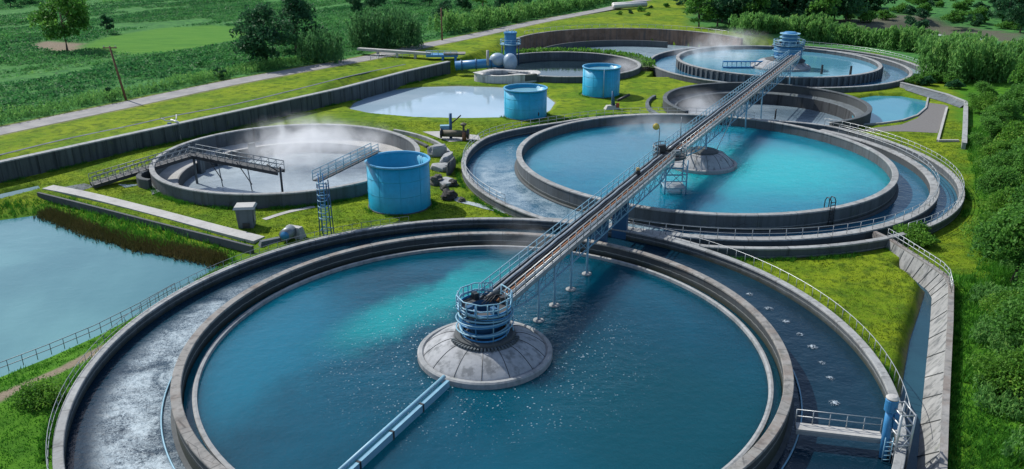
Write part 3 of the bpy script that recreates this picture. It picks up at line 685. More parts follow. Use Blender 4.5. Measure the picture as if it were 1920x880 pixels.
for i in range(9):
    x = ca.x+(cb.x-ca.x)*i/8; MB().beam((x, ca.y, 1.15), (x, ca.y, 2.3), .16, .16, Vector((0, 1, 0))).build('strut', BLUE_G, arm)

# scraper arm on clarifier 1
pa, pb = at(833, 712, 1.25), at(645, 882, 1.25); dr = (pb-pa).normalized(); pend = pa+dr*13.2
arm1 = thing('scraper_arm', pa, 'pale blue girder and pipe from the nearest cone to the lower edge', 'scraper arm')
MB().tube([pa+Vector((0, 0, .22)), pend+Vector((0, 0, .22))], .14, 12).build('pipe', BLUE_G, arm1)
sd_ = Vector((-dr.y, dr.x, 0)); sd_ = sd_ if sd_.x > 0 else -sd_
seg = 0.0; 
for i in range(4):
    a, b = pa+dr*(.15+i*3.3), pa+dr*(3.25+i*3.3)
    MB().beam(a+sd_*.36-Vector((0, 0, .12)), b+sd_*.36-Vector((0, 0, .12)), .26, .5).build('girder', BLUE_G, arm1)
    MB().box(tuple(pa+dr*(3.36+i*3.3)+sd_*.34-Vector((0, 0, .3))), (.16, .3, .9), math.atan2(dr.y, dr.x)).build('bracket', DARKS, arm1)

# ------------------------------------------------------------------ walkway bridges
def bridge(A, B, label, width=2.1, truss=1.25, bays=22, legs=(), zleg=.8, tr=(1, -1), t0_=0.0, t1_=1.0):
    A, B = Vector(A), Vector(B); u = (B-A); L = u.length; u.normalize(); s = Vector((u.y, -u.x, 0)).normalized()   # s: right-hand side
    t = thing('walkway_bridge', A, label, 'walkway bridge', 'steel walkway bridges')
    Z = Vector((0, 0, 1))
    MB().beam(A-Z*.06, B-Z*.06, width-.2, .08).build('deck', GRATE, t)
    for sg in (-1, 1): MB().beam(A+s*(sg*width/2)-Z*.12, B+s*(sg*width/2)-Z*.12, .14, .36).build('stringer', GALV if sg > 0 else STEEL, t)
    # pipes laid along the deck
    for off, rad, mt in ((-.55, .12, GALV), (-.2, .09, DARKS), (.12, .11, GRATE), (.42, .10, RUST), (.72, .13, GALV)):
        pts = [A.lerp(B, i/30)+s*(off+.025*math.sin(i*1.7+off*9))+Z*(.12+.02*math.sin(i*2.3)) for i in range(31)]
        MB().tube(pts, rad, 8).build('conduit', mt, t)
    # handrails
    for sg in (-1, 1):
        a, b = A+s*(sg*width/2), B+s*(sg*width/2)
        line_rail(t, (a, b), int(L/1.6)+1, BLUE_G if sg < 0 else GALV, 1.1, .04, (1.0, .55, .15))
    # side trusses below the deck
    for sg in tr:
        o = s*(sg*width/2*.92); n = bays; mb = MB(); dz = lambda q: truss*min(1, .35+q*6, .35+(1-q)*6)
        for i in range(n+1):
            q = i/n; p = A.lerp(B, q)+o-Z*.3; mb.beam(p, p-Z*dz(q), .07, .07, Vector((0, 1, 0)))
            if i < n:
                p2 = A.lerp(B, (i+1)/n)+o-Z*.3; d2 = dz((i+1)/n)
                mb.beam(p-Z*dz(q), p2-Z*d2, .11, .11); mb.beam((p-Z*dz(q)) if i % 2 else p, p2 if i % 2 else (p2-Z*d2), .055, .055)
                pm = p.lerp(p2, .5); mb.beam(p-Z*dz(q)*.5, p2-Z*d2*.5, .04, .04)
        mb.build('side_truss', BLUE_G if sg > 0 else STEEL, t)
    mb = MB()
    for i in range(bays+1):
        p = A.lerp(B, i/bays)-Z*.34; mb.beam(p-s*width/2, p+s*width/2, .09, .14)
    mb.build('cross_beams', BLUE_D, t)
    for d, side in legs:
        p = A+u*d+s*(side*width/2); lg = MB().tube([(p.x, p.y, p.z-.4), (p.x, p.y, zleg-.5)], .1, 10).build('leg', BLUE_G, t)
        MB().lathe((p.x, p.y, zleg), [(0, .14), (.34, .14), (.42, .08), (.42, -.3), (0, -.3)], 20).build('foot_pad', C_CREST, lg)
    return t, u, s
BA = Vector((-1.4, 52.9, 4.62)); BB = Vector((17.4, 90.3, 4.75))
br1, bu, bs = bridge(BA, BB, 'long steel walkway bridge with rusty conduits from the near blue tower to the lamp platform',
                     legs=((5.6, 1), (8.6, 1), (12.0, 1), (15.6, 1)), bays=24)
# pier where the bridge crosses the ring walls
for d, zz in ((21.2, -.6), (27.0, .9)):
    p = BA+bu*d; MB().box((p.x, p.y, (4.3+zz)/2-.5), (1.5, .5, 4.3-zz+.6), math.atan2(bs.y, bs.x)).build('pier', BLUE_D, br1)
BC = Vector((18.6, 92.6, 4.85)); BD = Vector((54.2, 160.5, 5.1))
br2, bu2, bs2 = bridge(BC, BD, 'far steel walkway bridge running on from the lamp platform to the far blue drum', truss=1.5, bays=36)
for d, zz in ((11, .8), (33, .9), (44, .5), (68, .8)):
    p = BC+bu2*d; 
    for sg in (-1, 1): MB().tube([p+bs2*sg*.95-Vector((0, 0, .4)), Vector((p.x, p.y, zz-1))+bs2*sg*1.2], .11, 8).build('leg', BLUE_G, br2)
q0 = BC+bu2*9+bs2*1.0; q1 = BC+bu2*26+bs2*1.0
MB().tube([(q0.x+1.6, q0.y, 2.2), (q1.x, q1.y, 4.4)], .05, 6).build('stay', GALV, br2)

# lamp platform between the two bridges
pc = Vector((18.0, 91.5, 4.7))
pf = thing('lookout_platform', (pc.x, pc.y, .5), 'railed oval platform on a lattice cage at the joint of both bridges', 'platform')
MB().lathe((pc.x, pc.y, pc.z-.1), [(0, .05), (1.9, .05), (1.9, -.2), (0, -.2)], 32).build('deck', GRATE, pf)
arc_rail(pf, pc, 1.9, pc.z, R(95), R(222), 7, STEEL, 1.05, .05); arc_rail(pf, pc, 1.9, pc.z, R(-85), R(42), 7, STEEL, 1.05, .05)
MB().box((pc.x-.9, pc.y+.9, pc.z+.45), (1.2, .7, .8), .5, top=(1.1, .5)).build('cabinet', DARKS, pf)
MB().box((pc.x+.7, pc.y-.5, pc.z+.3), (.8, .5, .55), .5).build('gearbox', STEEL, pf)
for ix in (-1, 1):
    for iy in (-1, 1):
        b = Vector((pc.x+ix*1.2+.6, pc.y+iy*1.2-.6, 0)); MB().tube([(b.x, b.y, pc.z-.2), (b.x, b.y, 0)], .09, 8).build('leg', BLUE_G, pf)
for k in range(4):
    z = 1.2+k*.8; q = [(pc.x+.6+a*1.2, pc.y-.6+b*1.2, z) for a, b in ((-1, -1), (1, -1), (1, 1), (-1, 1))]
    MB().tube(q, .055, 6, True).build('cage_ring', BLUE_G, pf)
for a, b in ((-1, 1), (1, -1)):
    MB().beam((pc.x+.6+a*1.2, pc.y-1.8, 1.2), (pc.x+.6+b*1.2, pc.y-1.8, 3.6), .06, .06).build('brace', BLUE_G, pf)
    MB().beam((pc.x-.6, pc.y-.6+a*1.2, 1.2), (pc.x-.6, pc.y-.6+b*1.2, 3.6), .06, .06).build('brace', BLUE_G, pf)
MB().box((pc.x+.6, pc.y-.6, 1.15), (2.5, 2.5, .12)).build('lower_floor', GALV, pf)
lp = Vector((pc.x-1.25, pc.y+.3, pc.z))
lamp = thing('yard_lamp', lp, 'yellow round lamp on a thin post above the bridge platform', 'lamp')
MB().tube([lp, lp+Vector((0, 0, 2.9)), lp+Vector((-.1, 0, 3.05)), lp+Vector((-.3, 0, 3.15))], .05, 8).build('pole', STEEL, lamp)
hd = MB(); hd.tube([lp+Vector((-.42, -.12, 3.15)), lp+Vector((-.42, .1, 3.15))], .36, 20); hd.build('lamp_head', YEL, lamp)
MB().tube([lp+Vector((-.42, .1, 3.15)), lp+Vector((-.42, .2, 3.15))], [.38, .3], 20).build('lamp_rim', DARKS, lamp)
mp = Vector(at(1275, 262, 4.8)); mast = MB().tube([(mp.x, mp.y, 4.7), (mp.x, mp.y, 7.6)], .04, 6).build('thin_mast', STEEL); tag(mast, 'thin bare steel mast on the left rail of the far bridge', 'mast')
# worker-like dark fittings seen on the near bridge: a valve motor
vm = BA+bu*33.5-bs*.55
v = thing('valve_motor', vm, 'small dark motor with pale cap sitting on the near bridge deck', 'motor')
MB().lathe(vm, [(0, 0), (.28, 0), (.28, .5), (.2, .6), (0, .6)], 16).build('motor_body', DARKS, v); MB().lathe(vm+Vector((0, 0, .6)), [(.2, 0), (.24, .05), (.16, .25), (0, .3)], 16).build('motor_cap', m_plain('ochre_cap', (.4, .3, .12)), v)
dk = BA+bu*.4; e = thing('drive_motor', (dk.x, dk.y, 4.66), 'dark motor with hoses at the head of the near bridge', 'motor')
MB().tube([(dk.x-.5, dk.y-.5, 4.95), (dk.x+.2, dk.y+.5, 4.95)], .22, 12).build('motor_body', DARKS, e)
for i in range(3): MB().tube([(dk.x-.9+.25*i, dk.y-.9, 4.7), (dk.x-.4+.25*i, dk.y-.5, 5.0+.1*i), (dk.x+.2+.15*i, dk.y+.3, 4.85)], .035, 6).build('hose', DARKS, e)

# ------------------------------------------------------------------ blue tanks
def blue_tank(px, pyb, pyt, rpx, label, inner='white', water=.72):
    f = at(px, pyb, 0); d = f.y; dep = PITCH-math.atan((440-pyt)/FPX); h = 30-d*math.tan(dep); axis = d*math.cos(PITCH)+30*math.sin(PITCH)
    r = rpx/FPX*(axis+3.1); c = Vector((f.x*(d+r)/d, f.y+r, 0)); n = 72
    t = thing('blue_tank', c, label, 'storage tank', 'open blue storage tanks')
    sh = MB().lathe(c, [(r, .12), (r, h-.12), (r-.07, h-.12), (r-.07, .3)], n, smooth=True).build('tank_shell', TANK_B, t)
    MB().lathe(c, [(r-.1, h-.2), (r+.13, h-.2), (r+.17, h-.1), (r+.13, h), (r-.1, h)], n, closed=True, smooth=False).build('rim', TANK_T, t)
    MB().lathe(c, [(r+.1, -.1), (r+.1, .1), (r-.05, .13), (r-.05, -.1)], n, closed=True).build('base_ring', C_DARK, t)
    for k in range(9): 
        a = R(200)+k*R(40); MB().beam((c.x+(r+.012)*math.cos(a), c.y+(r+.012)*math.sin(a), .15), (c.x+(r+.012)*math.cos(a), c.y+(r+.012)*math.sin(a), h-.2), .05, .015, Vector((math.cos(a), math.sin(a), 0))).build('weld_seam', TANK_B, t)
    for q in (.36, .68):
        MB().lathe(c+Vector((0, 0, h*q)), [(r-.01, -.05), (r+.018, -.03), (r+.018, .03), (r-.01, .05)], n, smooth=True).build('plate_seam', TANK_B, t)
    struct('tank_water', MB().disc(c+Vector((0, 0, h*water)), r-.06, 48), WB, c+Vector((0, 0, h*water)))
    return t, c, r, h
WB = m_water('tank_water', (.16, .36, .44), (.22, .42, .5), wave=(3, .03))
bt1, bc1, br_1, bh1 = blue_tank(751, 404, 315, 57.5, 'large open blue tank nearest the camera with a ladder gangway to its rim', water=.62)
bt2, bc2, br_2, bh2 = blue_tank(985, 226.5, 172, 39.5, 'open blue tank standing on the right edge of the pale pond', water=.86)
bt3, bc3, br_3, bh3 = blue_tank(1126, 184.5, 130, 34.5, 'farthest open blue tank with a pale pipe down its front', water=.88)
MB().tube([bc3+Vector((.1, -br_3-.12, bh3)), bc3+Vector((.1, -br_3-.12, -.1))], .1, 8).build('down_pipe', BLUE_G, bt3)
p = at(1006, 224, 0); vlv = thing('valve', p, 'small black wheel valve at the foot of the pondside blue tank', 'valve')
MB().tube([p+Vector((0, -.3, .9)), p+Vector((0, .25, .9))], [.42, .48], 14).build('valve_wheel', DARKS, vlv); MB().tube([p, p+Vector((0, 0, .9))], .14, 8).build('valve_stem', DARKS, vlv)

# ladder tower and gangway
lb = at(612, 444, 0); lt_h = 5.75
lt = thing('ladder_tower', lb, 'blue caged ladder tower with a gangway leading to the nearest blue tank', 'ladder tower')
for dx, dy in ((-.45, 0), (.45, 0), (-.45, .9), (.45, .9)): MB().tube([lb+Vector((dx*1.3, dy*1.2-.2, 0)), lb+Vector((dx, dy-.2, lt_h))], .06, 6).build('leg', BLUE_D, lt)
for sg in (-.22, .22): MB().tube([lb+Vector((sg, -.35, .1)), lb+Vector((sg, -.35, lt_h+1))], .05, 6).build('ladder_rail', BLUE, lt)
for k in range(18): MB().tube([lb+Vector((-.22, -.35, .3+k*.32)), lb+Vector((.22, -.35, .3+k*.32))], .035, 6).build('rung', BLUE_G, lt)
for k in range(7): MB().tube([lb+Vector((.45*math.cos(a), -.35-.5*abs(math.sin(a)), 2.2+k*.6)) for a in np.linspace(0, PI, 9)], .035, 6).build('cage_hoop', BLUE_G, lt)
for k in range(5):
    z = .7+k*1.15
    MB().tube([lb+Vector((a*.5, b, z)) for a, b in ((-1, -.2), (1, -.2), (1, .75), (-1, .75))], .04, 6, True).build('tie', BLUE, lt)
    MB().beam(lb+Vector((-.5, -.2, z)), lb+Vector((.5, -.2, z+1.1)), .045, .045).build('brace', BLUE, lt)
gA = lb+Vector((-.55, .3, lt_h)); gB = Vector((bc1.x-br_1*.75, bc1.y-br_1*.2+1.4, bh1+.55))
MB().beam(gA, gB, .9, .1).build('gangway', GRATE, lt)
gs = (gB-gA).normalized().cross(Vector((0, 0, 1)))
for sg in (-1, 1): line_rail(lt, (gA+gs*.45*sg, gB+gs*.45*sg), 9, BLUE_G, 1.0, .04, (1.0, .66, .33))

# kiosk
kp = at(460, 429, 0)
ki = thing('control_kiosk', kp, 'small grey tapered kiosk with a pale cap standing on the lawn below the steaming basin', 'kiosk')
MB().box(kp+Vector((0, .7, 1.05)), (1.5, 1.3, 2.1), .1, top=(1.75, 1.5)).build('kiosk_body', C_WALL, ki)
MB().box(kp+Vector((0, .7, 2.24)), (2.15, 1.9, .24), .1, top=(1.9, 1.6)).build('roof', C_SLAB, ki)
MB().box(kp+Vector((.12, .0, .35)), (.7, .1, .5), .1).build('vent', DARKS, ki)
MB().box(kp+Vector((.9, .62, 1.25)), (.08, .7, 1.2), .1).build('door', STEEL, ki)

# round valve head by the pond corner
vp = at(540, 452, 0)
vt = thing('outfall_pipe', vp, 'round dark outfall pipe with a blue face in a rough concrete headwall', 'outfall pipe')
MB().tube([vp+Vector((-.1, -.5, .75)), vp+Vector((.15, .9, .75))], .62, 20).build('pipe', STEEL, vt)
MB().tube([vp+Vector((-.11, -.56, .75)), vp+Vector((-.1, -.49, .75))], .45, 20).build('pipe_face', BLUE, vt)
MB().box(vp+Vector((.4, 1.2, .5)), (2.2, 1.0, 1.2), -.4, top=(1.6, .6)).build('headwall', C_SLAB, vt)
MB().box(vp+Vector((-1.5, -.3, .1)), (2.6, .8, .5), .6, top=(2.2, .5)).build('apron', C_WALL, vt)

# ------------------------------------------------------------------ basin gantry (left)
ga, gb, gc = at(172, 346, .5), at(362, 289, 2.0), at(527, 321, 1.2)
gm = at(280, 312, 1.5)
gt = thing('basin_gantry', ga, 'dark truss gantry crossing from the lawn into the steaming basin', 'gantry')
def gantry_seg(a, b, n):
    d = (b-a).normalized(); s = d.cross(Vector((0, 0, 1))).normalized()
    MB().beam(a, b, 1.3, .1).build('deck', GRATE, gt)
    for sg in (-1, 1):
        o = s*(.68*sg); mb = MB(); mb.beam(a+o+Vector((0, 0, -.15)), b+o+Vector((0, 0, -.15)), .16, .4); mb.build('girder', DARKS, gt)
        mb = MB(); mb.tube([a+o+Vector((0, 0, 1.1)), b+o+Vector((0, 0, 1.1))], .05, 6); mb.tube([a+o+Vector((0, 0, .6)), b+o+Vector((0, 0, .6))], .04, 6)
        hr = mb.build('handrail', STEEL, gt)
        for i in range(n+1): post_under(hr, 'grey_steel', 1.1, .04, STEEL, a.lerp(b, i/n)+o)
        mb = MB()
        for i in range(n): mb.beam(a.lerp(b, i/n)+o+Vector((0, 0, .0)), a.lerp(b, (i+1)/n)+o+Vector((0, 0, 1.05)), .04, .04)
        mb.build('lattice', STEEL, gt)
gantry_seg(ga, gb, 14); gantry_seg(gb, gc, 12)
ce = gc; MB().tube([ce+Vector((0, -.3, .6)), (ce.x, ce.y-.3, -2.2)], .14, 8).build('post', DARKS, gt)
MB().tube([ce+Vector((-.2, -.3, .0)), ce+Vector((-1.6, -.2, .9))], .08, 6).build('brace', DARKS, gt)
for q in (.28, .62):
    p = gb.lerp(gc, q); MB().tube([p, (p.x+.3, p.y, -2.2)], .07, 8).build('leg', STEEL, gt)
    MB().beam(p+Vector((-1.0, -.7, .5)), (p.x+.6, p.y-.7, -.9), .09, .09).build('brace', DARKS, gt)
MB().tube([gb, (gb.x, gb.y, -2.2)], .16, 8).build('leg', C_WALL, gt)
MB().tube([gm, (gm.x, gm.y, -.2)], .14, 8).build('leg', DARKS, gt)
# sluice box at the basin's left
sb = at(262, 350, 0)
sl_ = thing('sluice_chute', sb, 'curved concrete chute and wet sluice slot at the left foot of the grey basin', 'sluice')
mb = MB(); mb.lathe((sb.x+2.2, sb.y+1.6, 0), ring_profile(2.3, 2.9, -.5, 1.2), 20, R(150), R(260), True); mb.build('chute_wall', C_DARK, sl_)
MB().add([at(a, b, .12) for a, b in ((275, 330), (292, 322), (312, 355), (285, 365))], [(0, 3, 2, 1)]).build('chute_floor', C_WALL, sl_)
struct('sluice_water', MB().add([at(a, b, .06) for a, b in ((214, 342), (262, 325), (270, 345), (235, 352))], [(0, 3, 2, 1)]), m_water('sluice_water', (.2, .28, .32), (.3, .38, .42)))

# ------------------------------------------------------------------ retaining wall
plr = thing('pond_railing', at(180, 634, 0), 'thin railing along the lower bank of the left pond', 'railing')
line_rail(plr, [at(-40, 718, -.6), at(90, 668, -.6), at(180, 630, -.6), at(262, 588, -.6), at(330, 549, -.6)], 18, STEEL, .9, .03)
rw = thing('retaining_wall', wallp[2], 'long dark stained retaining wall holding up the roadside terrace', 'retaining wall')
def wall_line(pts, zb, zt, th, parent, name, mat, cap=None, capmat=None):
    mb = MB(); cp = MB()
    for i in range(len(pts)-1):
        a, b = Vector((pts[i].x, pts[i].y, 0)), Vector((pts[i+1].x, pts[i+1].y, 0))
        mb.beam(a+Vector((0, 0, (zb+zt)/2)), b+Vector((0, 0, (zb+zt)/2)), th-(.004 if i % 2 else 0), zt-zb-(.003 if i % 2 else 0))
        if cap: cp.beam(a+Vector((0, 0, zt+cap/2+.002)), b+Vector((0, 0, zt+cap/2+.002)), th+.14-(.004 if i % 2 else 0), cap-(.004 if i % 2 else 0))
    o = mb.build(name, mat, parent)
    if cap: cp.build('coping', capmat, o)
    return o
wall_line(wallp, -1.0, TZ+.05, .8, rw, 'wall_face', C_RET, .16, C_CREST)
tot = 0; npl = 0; pil = None
for i in range(len(wallp)-1):
    a, b = wallp[i], wallp[i+1]; d = (b-a); L = d.length; d.normalize(); s = Vector((d.y, -d.x, 0)); k = 0
    while k*2.2 < L-1:
        if True:
            p = a+d*(k*2.2+.4)+s*.44; wv = .22+.0*random.random(); ang = math.atan2(d.y, d.x)
            if pil is None: pil = MB().box((p.x, p.y, TZ/2-.15), (wv, .1, TZ+.3), ang).build('rib', C_RET, rw, (p.x, p.y, TZ/2-.15)); a_0 = ang
            elif npl < 98: share(pil, rw, (p.x, p.y, TZ/2-.15), ang-a_0)
            npl += 1
        k += 1
# white bypass pipes over the wall
wp_ = at(331, 262, 0); d = (wallp[3]-wallp[2]).normalized(); s = Vector((d.y, -d.x, 0))
pw = thing('overflow_pipe', wp_, 'white forked overflow pipe draped over the retaining wall', 'pipe')
MB().tube([wp_+s*1.0+Vector((0, 0, .1)), wp_+s*1.0+Vector((0, 0, TZ+.45)), wp_-s*.6+Vector((0, 0, TZ+.5))], .16, 8).build('pipe', WHITE, pw)
MB().tube([wp_+s*.2+Vector((0, 0, TZ+.5)), wp_-s*.5-d*.9+Vector((0, 0, TZ+.55)), wp_-s*.7-d*1.4+Vector((0, 0, TZ+1.0))], .08, 8).build('branch', WHITE, pw)
MB().tube([wp_+s*.2+Vector((0, 0, TZ+.45)), wp_-s*.5+d*.8+Vector((0, 0, TZ+.55)), wp_-s*.7+d*1.0+Vector((0, 0, TZ+1.1))], .08, 8).build('branch', WHITE, pw)
MB().box(wp_+s*.1-d*.8+Vector((0, 0, TZ-.2)), (.5, .5, 1.1), .2).build('valve_box', BLUE_D, pw)

# flume, blue pump group by the dark basin
fa, fb = at(672, 92, TZ+1.2), at(806, 101, TZ+1.2)
fl = thing('flume', (fa.x, fa.y, TZ), 'raised pale concrete flume on short posts beside the road', 'flume')
MB().beam(fa, fb, 1.2, .5).build('trough', C_SLAB, fl); MB().beam(fa+Vector((0, 1.2, -.2)), fb+Vector((0, 1.2, -.2)), .8, .3).build('trough', C_WALL, fl)
for q in (.28, .55, .8): p = fa.lerp(fb, q); MB().box((p.x, p.y-.3, TZ+.4), (.5, .5, 1.7)).build('post', C_SLAB, fl)
fr = fa+Vector((8, -3.5, -1.2)); 
line_rail(fl, [at(695, 113, TZ), at(760, 110, TZ), at(820, 104, TZ)], 10, GALV, 1.0, .05)
pd = at(838, 134, 0)
pt = thing('pump_stand', pd, 'blue steel stand with tray and flanged pipe at the end of the retaining wall', 'pump stand')
for dx in (-2.6, 2.6):
    for dy in (0, 1.6): MB().tube([pd+Vector((dx*.55+.5, dy, -.1)), pd+Vector((dx*.5+.5, dy, 3.0))], .24, 10).build('leg', BLUE, pt)
MB().box(pd+Vector((-1.0, 1.2, 3.15)), (6.6, 2.6, .45), .05).build('tray', BLUE, pt)
MB().box(pd+Vector((1.6, .8, 3.55)), (4.2, 2.2, .3), .05, top=(4.6, 2.6)).build('pan', C_OLD, pt)
line_rail(pt, [pd+Vector((-4.2, 0, 3.3)), pd+Vector((2.2, -.1, 3.3))], 6, BLUE_G, .9, .06)
MB().tube([pd+Vector((-.5, .4, .8)), pd+Vector((2.6, .4, .8))], .08, 6).build('brace', BLUE_D, pt); MB().box(pd+Vector((.4, -.6, .2)), (2.2, .9, .6), .1, top=(1.2, .5)).build('motor', RUST, pt)
va = at(948, 121, 2.0)
bp = thing('pump_tower', (va.x, va.y, .4), 'tall blue pump tower with pale bulbous vessels on the dark basin rim', 'pump tower')
MB().tube([(va.x-10.2, va.y-1.2, 1.9), (va.x-.5, va.y, 2.4)], .95, 16).build('pipe', BLUE, bp)
for q in (.12, .42, .74): MB().tube([(va.x-10.2+9.7*q, va.y-1.2+1.2*q, 1.9+.5*q), (va.x-10+9.7*q, va.y-1.18+1.2*q, 1.91+.5*q)], 1.15, 16).build('flange', BLUE_D, bp)
def ball(c, rx, ry, rz, n=18):
    mb = MB(); prof = [(math.cos(t), math.sin(t)) for t in np.linspace(-PI/2, PI/2, 12)]
    mb.lathe((0, 0, 0), prof, n, smooth=True); mb.v = [(c[0]+x*rx, c[1]+y*ry, c[2]+z*rz) for x, y, z in mb.v]; return mb
ball((va.x-1.6, va.y-.2, 3.0), 1.7, 1.4, 1.35).build('vessel', m_paint('pale_vessel', (.26, .36, .46), .4), bp)
ball((va.x+.9, va.y-1.0, 2.6), 1.5, 1.5, 1.8).build('vessel', bpy.data.materials['pale_vessel'], bp)
tx = at(957, 112, 2.0); MB().lathe((tx.x, tx.y, 2.4), [(1.25, 0), (1.25, 4.9), (1.4, 5.0), (1.4, 5.3), (0, 5.35)], 28, smooth=False).build('pump_column', BLUE, bp)
MB().lathe((tx.x, tx.y, 5.2), [(1.3, 0), (2.2, 0), (2.2, .12), (1.3, .12)], 28, closed=True).build('gallery', BLUE_G, bp)
arc_rail(bp, tx, 2.15, 5.3, 0, 2*PI*.98, 10, BLUE_G, .9, .05, (1.0, .5))
for a in (30, 120, 210, 300): MB().tube([(tx.x+2.0*math.cos(R(a)), tx.y+2.0*math.sin(R(a)), .6), (tx.x+2.0*math.cos(R(a)), tx.y+2.0*math.sin(R(a)), 5.2)], .12, 8).build('leg', BLUE_D, bp)
for i in range(6): MB().tube([(tx.x+.9*math.cos(i), tx.y+.9*math.sin(i), 7.7), (tx.x+.9*math.cos(i), tx.y+.9*math.sin(i), 8.1)], .07, 6).build('bolt', BLUE_G, bp)
MB().tube([(va.x-3.6, va.y-1.2, 2), (va.x-3.6, va.y-1.2, 5.0)], .28, 10).build('stack_pipe', C_SLAB, bp)
# white tub
tb = at(950, 143, 1.0)
tub = thing('concrete_tub', (tb.x, tb.y, 0), 'weathered white oval concrete tub on the near rim of the dark basin', 'tub')
mb = MB(); mb.lathe((0, 0, 0), [(1, -.9), (1.0, .65), (1.04, .75), (.8, .75), (.74, .6), (.74, -.2)], 40); mb.v = [(tb.x+x*6.4, tb.y+.8+y*3.4, .6+z*1.3+.12*math.sin(4*math.atan2(y, x))) for x, y, z in mb.v]
mb.build('tub_wall', m_concrete('white_concrete', (.5, .5, .48), .5, .1), tub)
struct('tub_water', MB().add([(tb.x+6.4*.76*math.cos(a), tb.y+.8+3.4*.76*math.sin(a), .9) for a in np.linspace(0, 2*PI, 33)[:-1]], [tuple(range(32))]), bpy.data.materials['black_water'])
MB().tube([(tb.x-3.9, tb.y-1.7, 1.4), (tb.x-3.9, tb.y-1.5, 1.4)], [.8, .8], 14).build('round_plate', C_SLAB, tub)
MB().box((tb.x+4.6, tb.y-1.2, 1.0), (2.6, .7, 1.2), .5).build('block', C_DARK, tub)

# ------------------------------------------------------------------ small plant on the lawn
vb = at(845, 262, 0)
va_ = thing('gate_valve', vb, 'dark valve body with a tall blue stem and slanted lever on a concrete slab', 'valve')
MB().tube([vb+Vector((0, .6, 0)), vb+Vector((0, .6, 3.7))], .22, 10).build('stem', BLUE_D, va_)
MB().tube([vb+Vector((.1, .6, 2.2)), vb+Vector((1.5, .7, 3.4))], .1, 8).build('lever', DARKS, va_)
MB().tube([vb+Vector((-1.3, .2, .9)), vb+Vector((2.6, -.3, .9))], .5, 14).build('valve_body', m_plain('olive_iron', (.10, .09, .06), .7), va_)
MB().tube([vb+Vector((-1.5, .2, .9)), vb+Vector((-1.25, .2, .9))], .72, 16).build('flange', DARKS, va_); MB().tube([vb+Vector((2.4, -.3, .9)), vb+Vector((2.65, -.33, .9))], .72, 16).build('flange', DARKS, va_)
MB().lathe(vb+Vector((1.9, -.1, 1.3)), [(.16, 0), (.16, .7), (.42, .85), (.45, 1.05), (.2, 1.2), (0, 1.25)], 16).build('bonnet', bpy.data.materials['olive_iron'], va_)
MB().tube([vb+Vector((2.0, -.6, 0)), vb+Vector((2.0, -.6, 1.2))], .3, 10).build('foot', RUST, va_); MB().box(vb+Vector((-.8, .9, 1.6)), (1.5, .8, .6), .1).build('gearbox', BLUE_G, va_)
struct('slab', MB().add([at(a, b, .06) for a, b in ((792, 247), (826, 246), (898, 254), (901, 262), (842, 266))], [(0, 4, 3, 2, 1)]), C_SLAB)
sp_ = at(1148, 206, 0)
sm = thing('sump_pump', sp_, 'small grey pump with a red bracket beside the farthest blue tank', 'pump')
MB().box(sp_+Vector((0, .6, .3)), (2.6, 1.3, .7), .2, top=(1.8, .8)).build('pump_base', C_SLAB, sm); MB().tube([sp_+Vector((.2, .6, .5)), sp_+Vector((.0, .6, 3.0))], [.4, .12], 10).build('spout', BLUE_D, sm)
MB().box(sp_+Vector((.9, .3, .7)), (.5, .3, .7), .3).build('bracket', RED, sm); MB().tube([sp_+Vector((.9, 1.0, 1.3)), sp_+Vector((3.0, 1.6, 2.2))], .25, 8).build('outlet', DARKS, sm)

# chute and rocks right of the steaming basin
def rock(c, r, seed, mat, name='boulder', flat=.75):
    mb = MB(); n1, n2 = 14, 9; V = []; F = []
    for j in range(n2+1):
        ph = PI*j/n2
        for i in range(n1):
            th = 2*PI*i/n1; d = Vector((math.sin(ph)*math.cos(th), math.sin(ph)*math.sin(th), math.cos(ph)))
            k = 1+.45*mnoise.noise(d*1.6+Vector((seed*3.1, 0, 0)))+.2*mnoise.noise(d*4+Vector((0, seed, 0)))
            V.append((c[0]+d.x*r*k, c[1]+d.y*r*k, c[2]+d.z*r*k*flat))
    for j in range(n2):
        for i in range(n1): F.append((j*n1+i, (j+1)*n1+i, (j+1)*n1+(i+1) % n1, j*n1+(i+1) % n1))
    mb.add(V, F); return mb
ch = thing('spillway_chute', at(830, 320, 0), 'broken pale concrete spillway chute right of the steaming basin', 'spillway')
for i, (px, py, sx, sy, h, rz) in enumerate(((820, 292, 2.6, 1.2, 1.6, .5), (838, 305, 1.0, 3.6, 1.2, -.3), (826, 318, 2.0, 2.4, .8, .9), (846, 322, .5, 3.8, 1.7, -.15), (838, 345, 2.2, 2.6, .6, .4))):
    p = at(px, py, 0); mb = rock((0, 0, 0), 1, i+20, None); ca_, sa_ = math.cos(rz), math.sin(rz)
    mb.v = [(p.x+max(-.8, min(.8, x))*sx*.62*ca_-max(-.8, min(.8, y))*sy*.62*sa_, p.y+max(-.8, min(.8, x))*sx*.62*sa_+max(-.8, min(.8, y))*sy*.62*ca_, h*.35+min(.55, z)*h) for x, y, z in mb.v]; mb.build('chute_block', C_CREST if i != 3 else C_DARK, ch)
for i, (px, py, r, mt, lab) in enumerate(((818, 345, 1.3, ROCK, 'grey mossy boulder leaning on the spillway beside the nearest blue tank'), (849, 348, .9, ROCKD, 'black boulder at the right foot of the pale spillway'), (842, 372, 1.3, ROCKD, 'black boulder at the head of the trickling stream'), (833, 356, .7, ROCK, 'small grey stone wedged between the larger boulders'), (866, 378, .6, ROCK, 'small stone on the left bank of the trickling stream'))):
    p = at(px, py, 0); r *= .72; tag(rock((p.x, p.y, r*.4), r, i+1, mt).build('boulder', mt, None, (p.x, p.y, 0)), lab, 'boulder', 'boulders by the spillway')
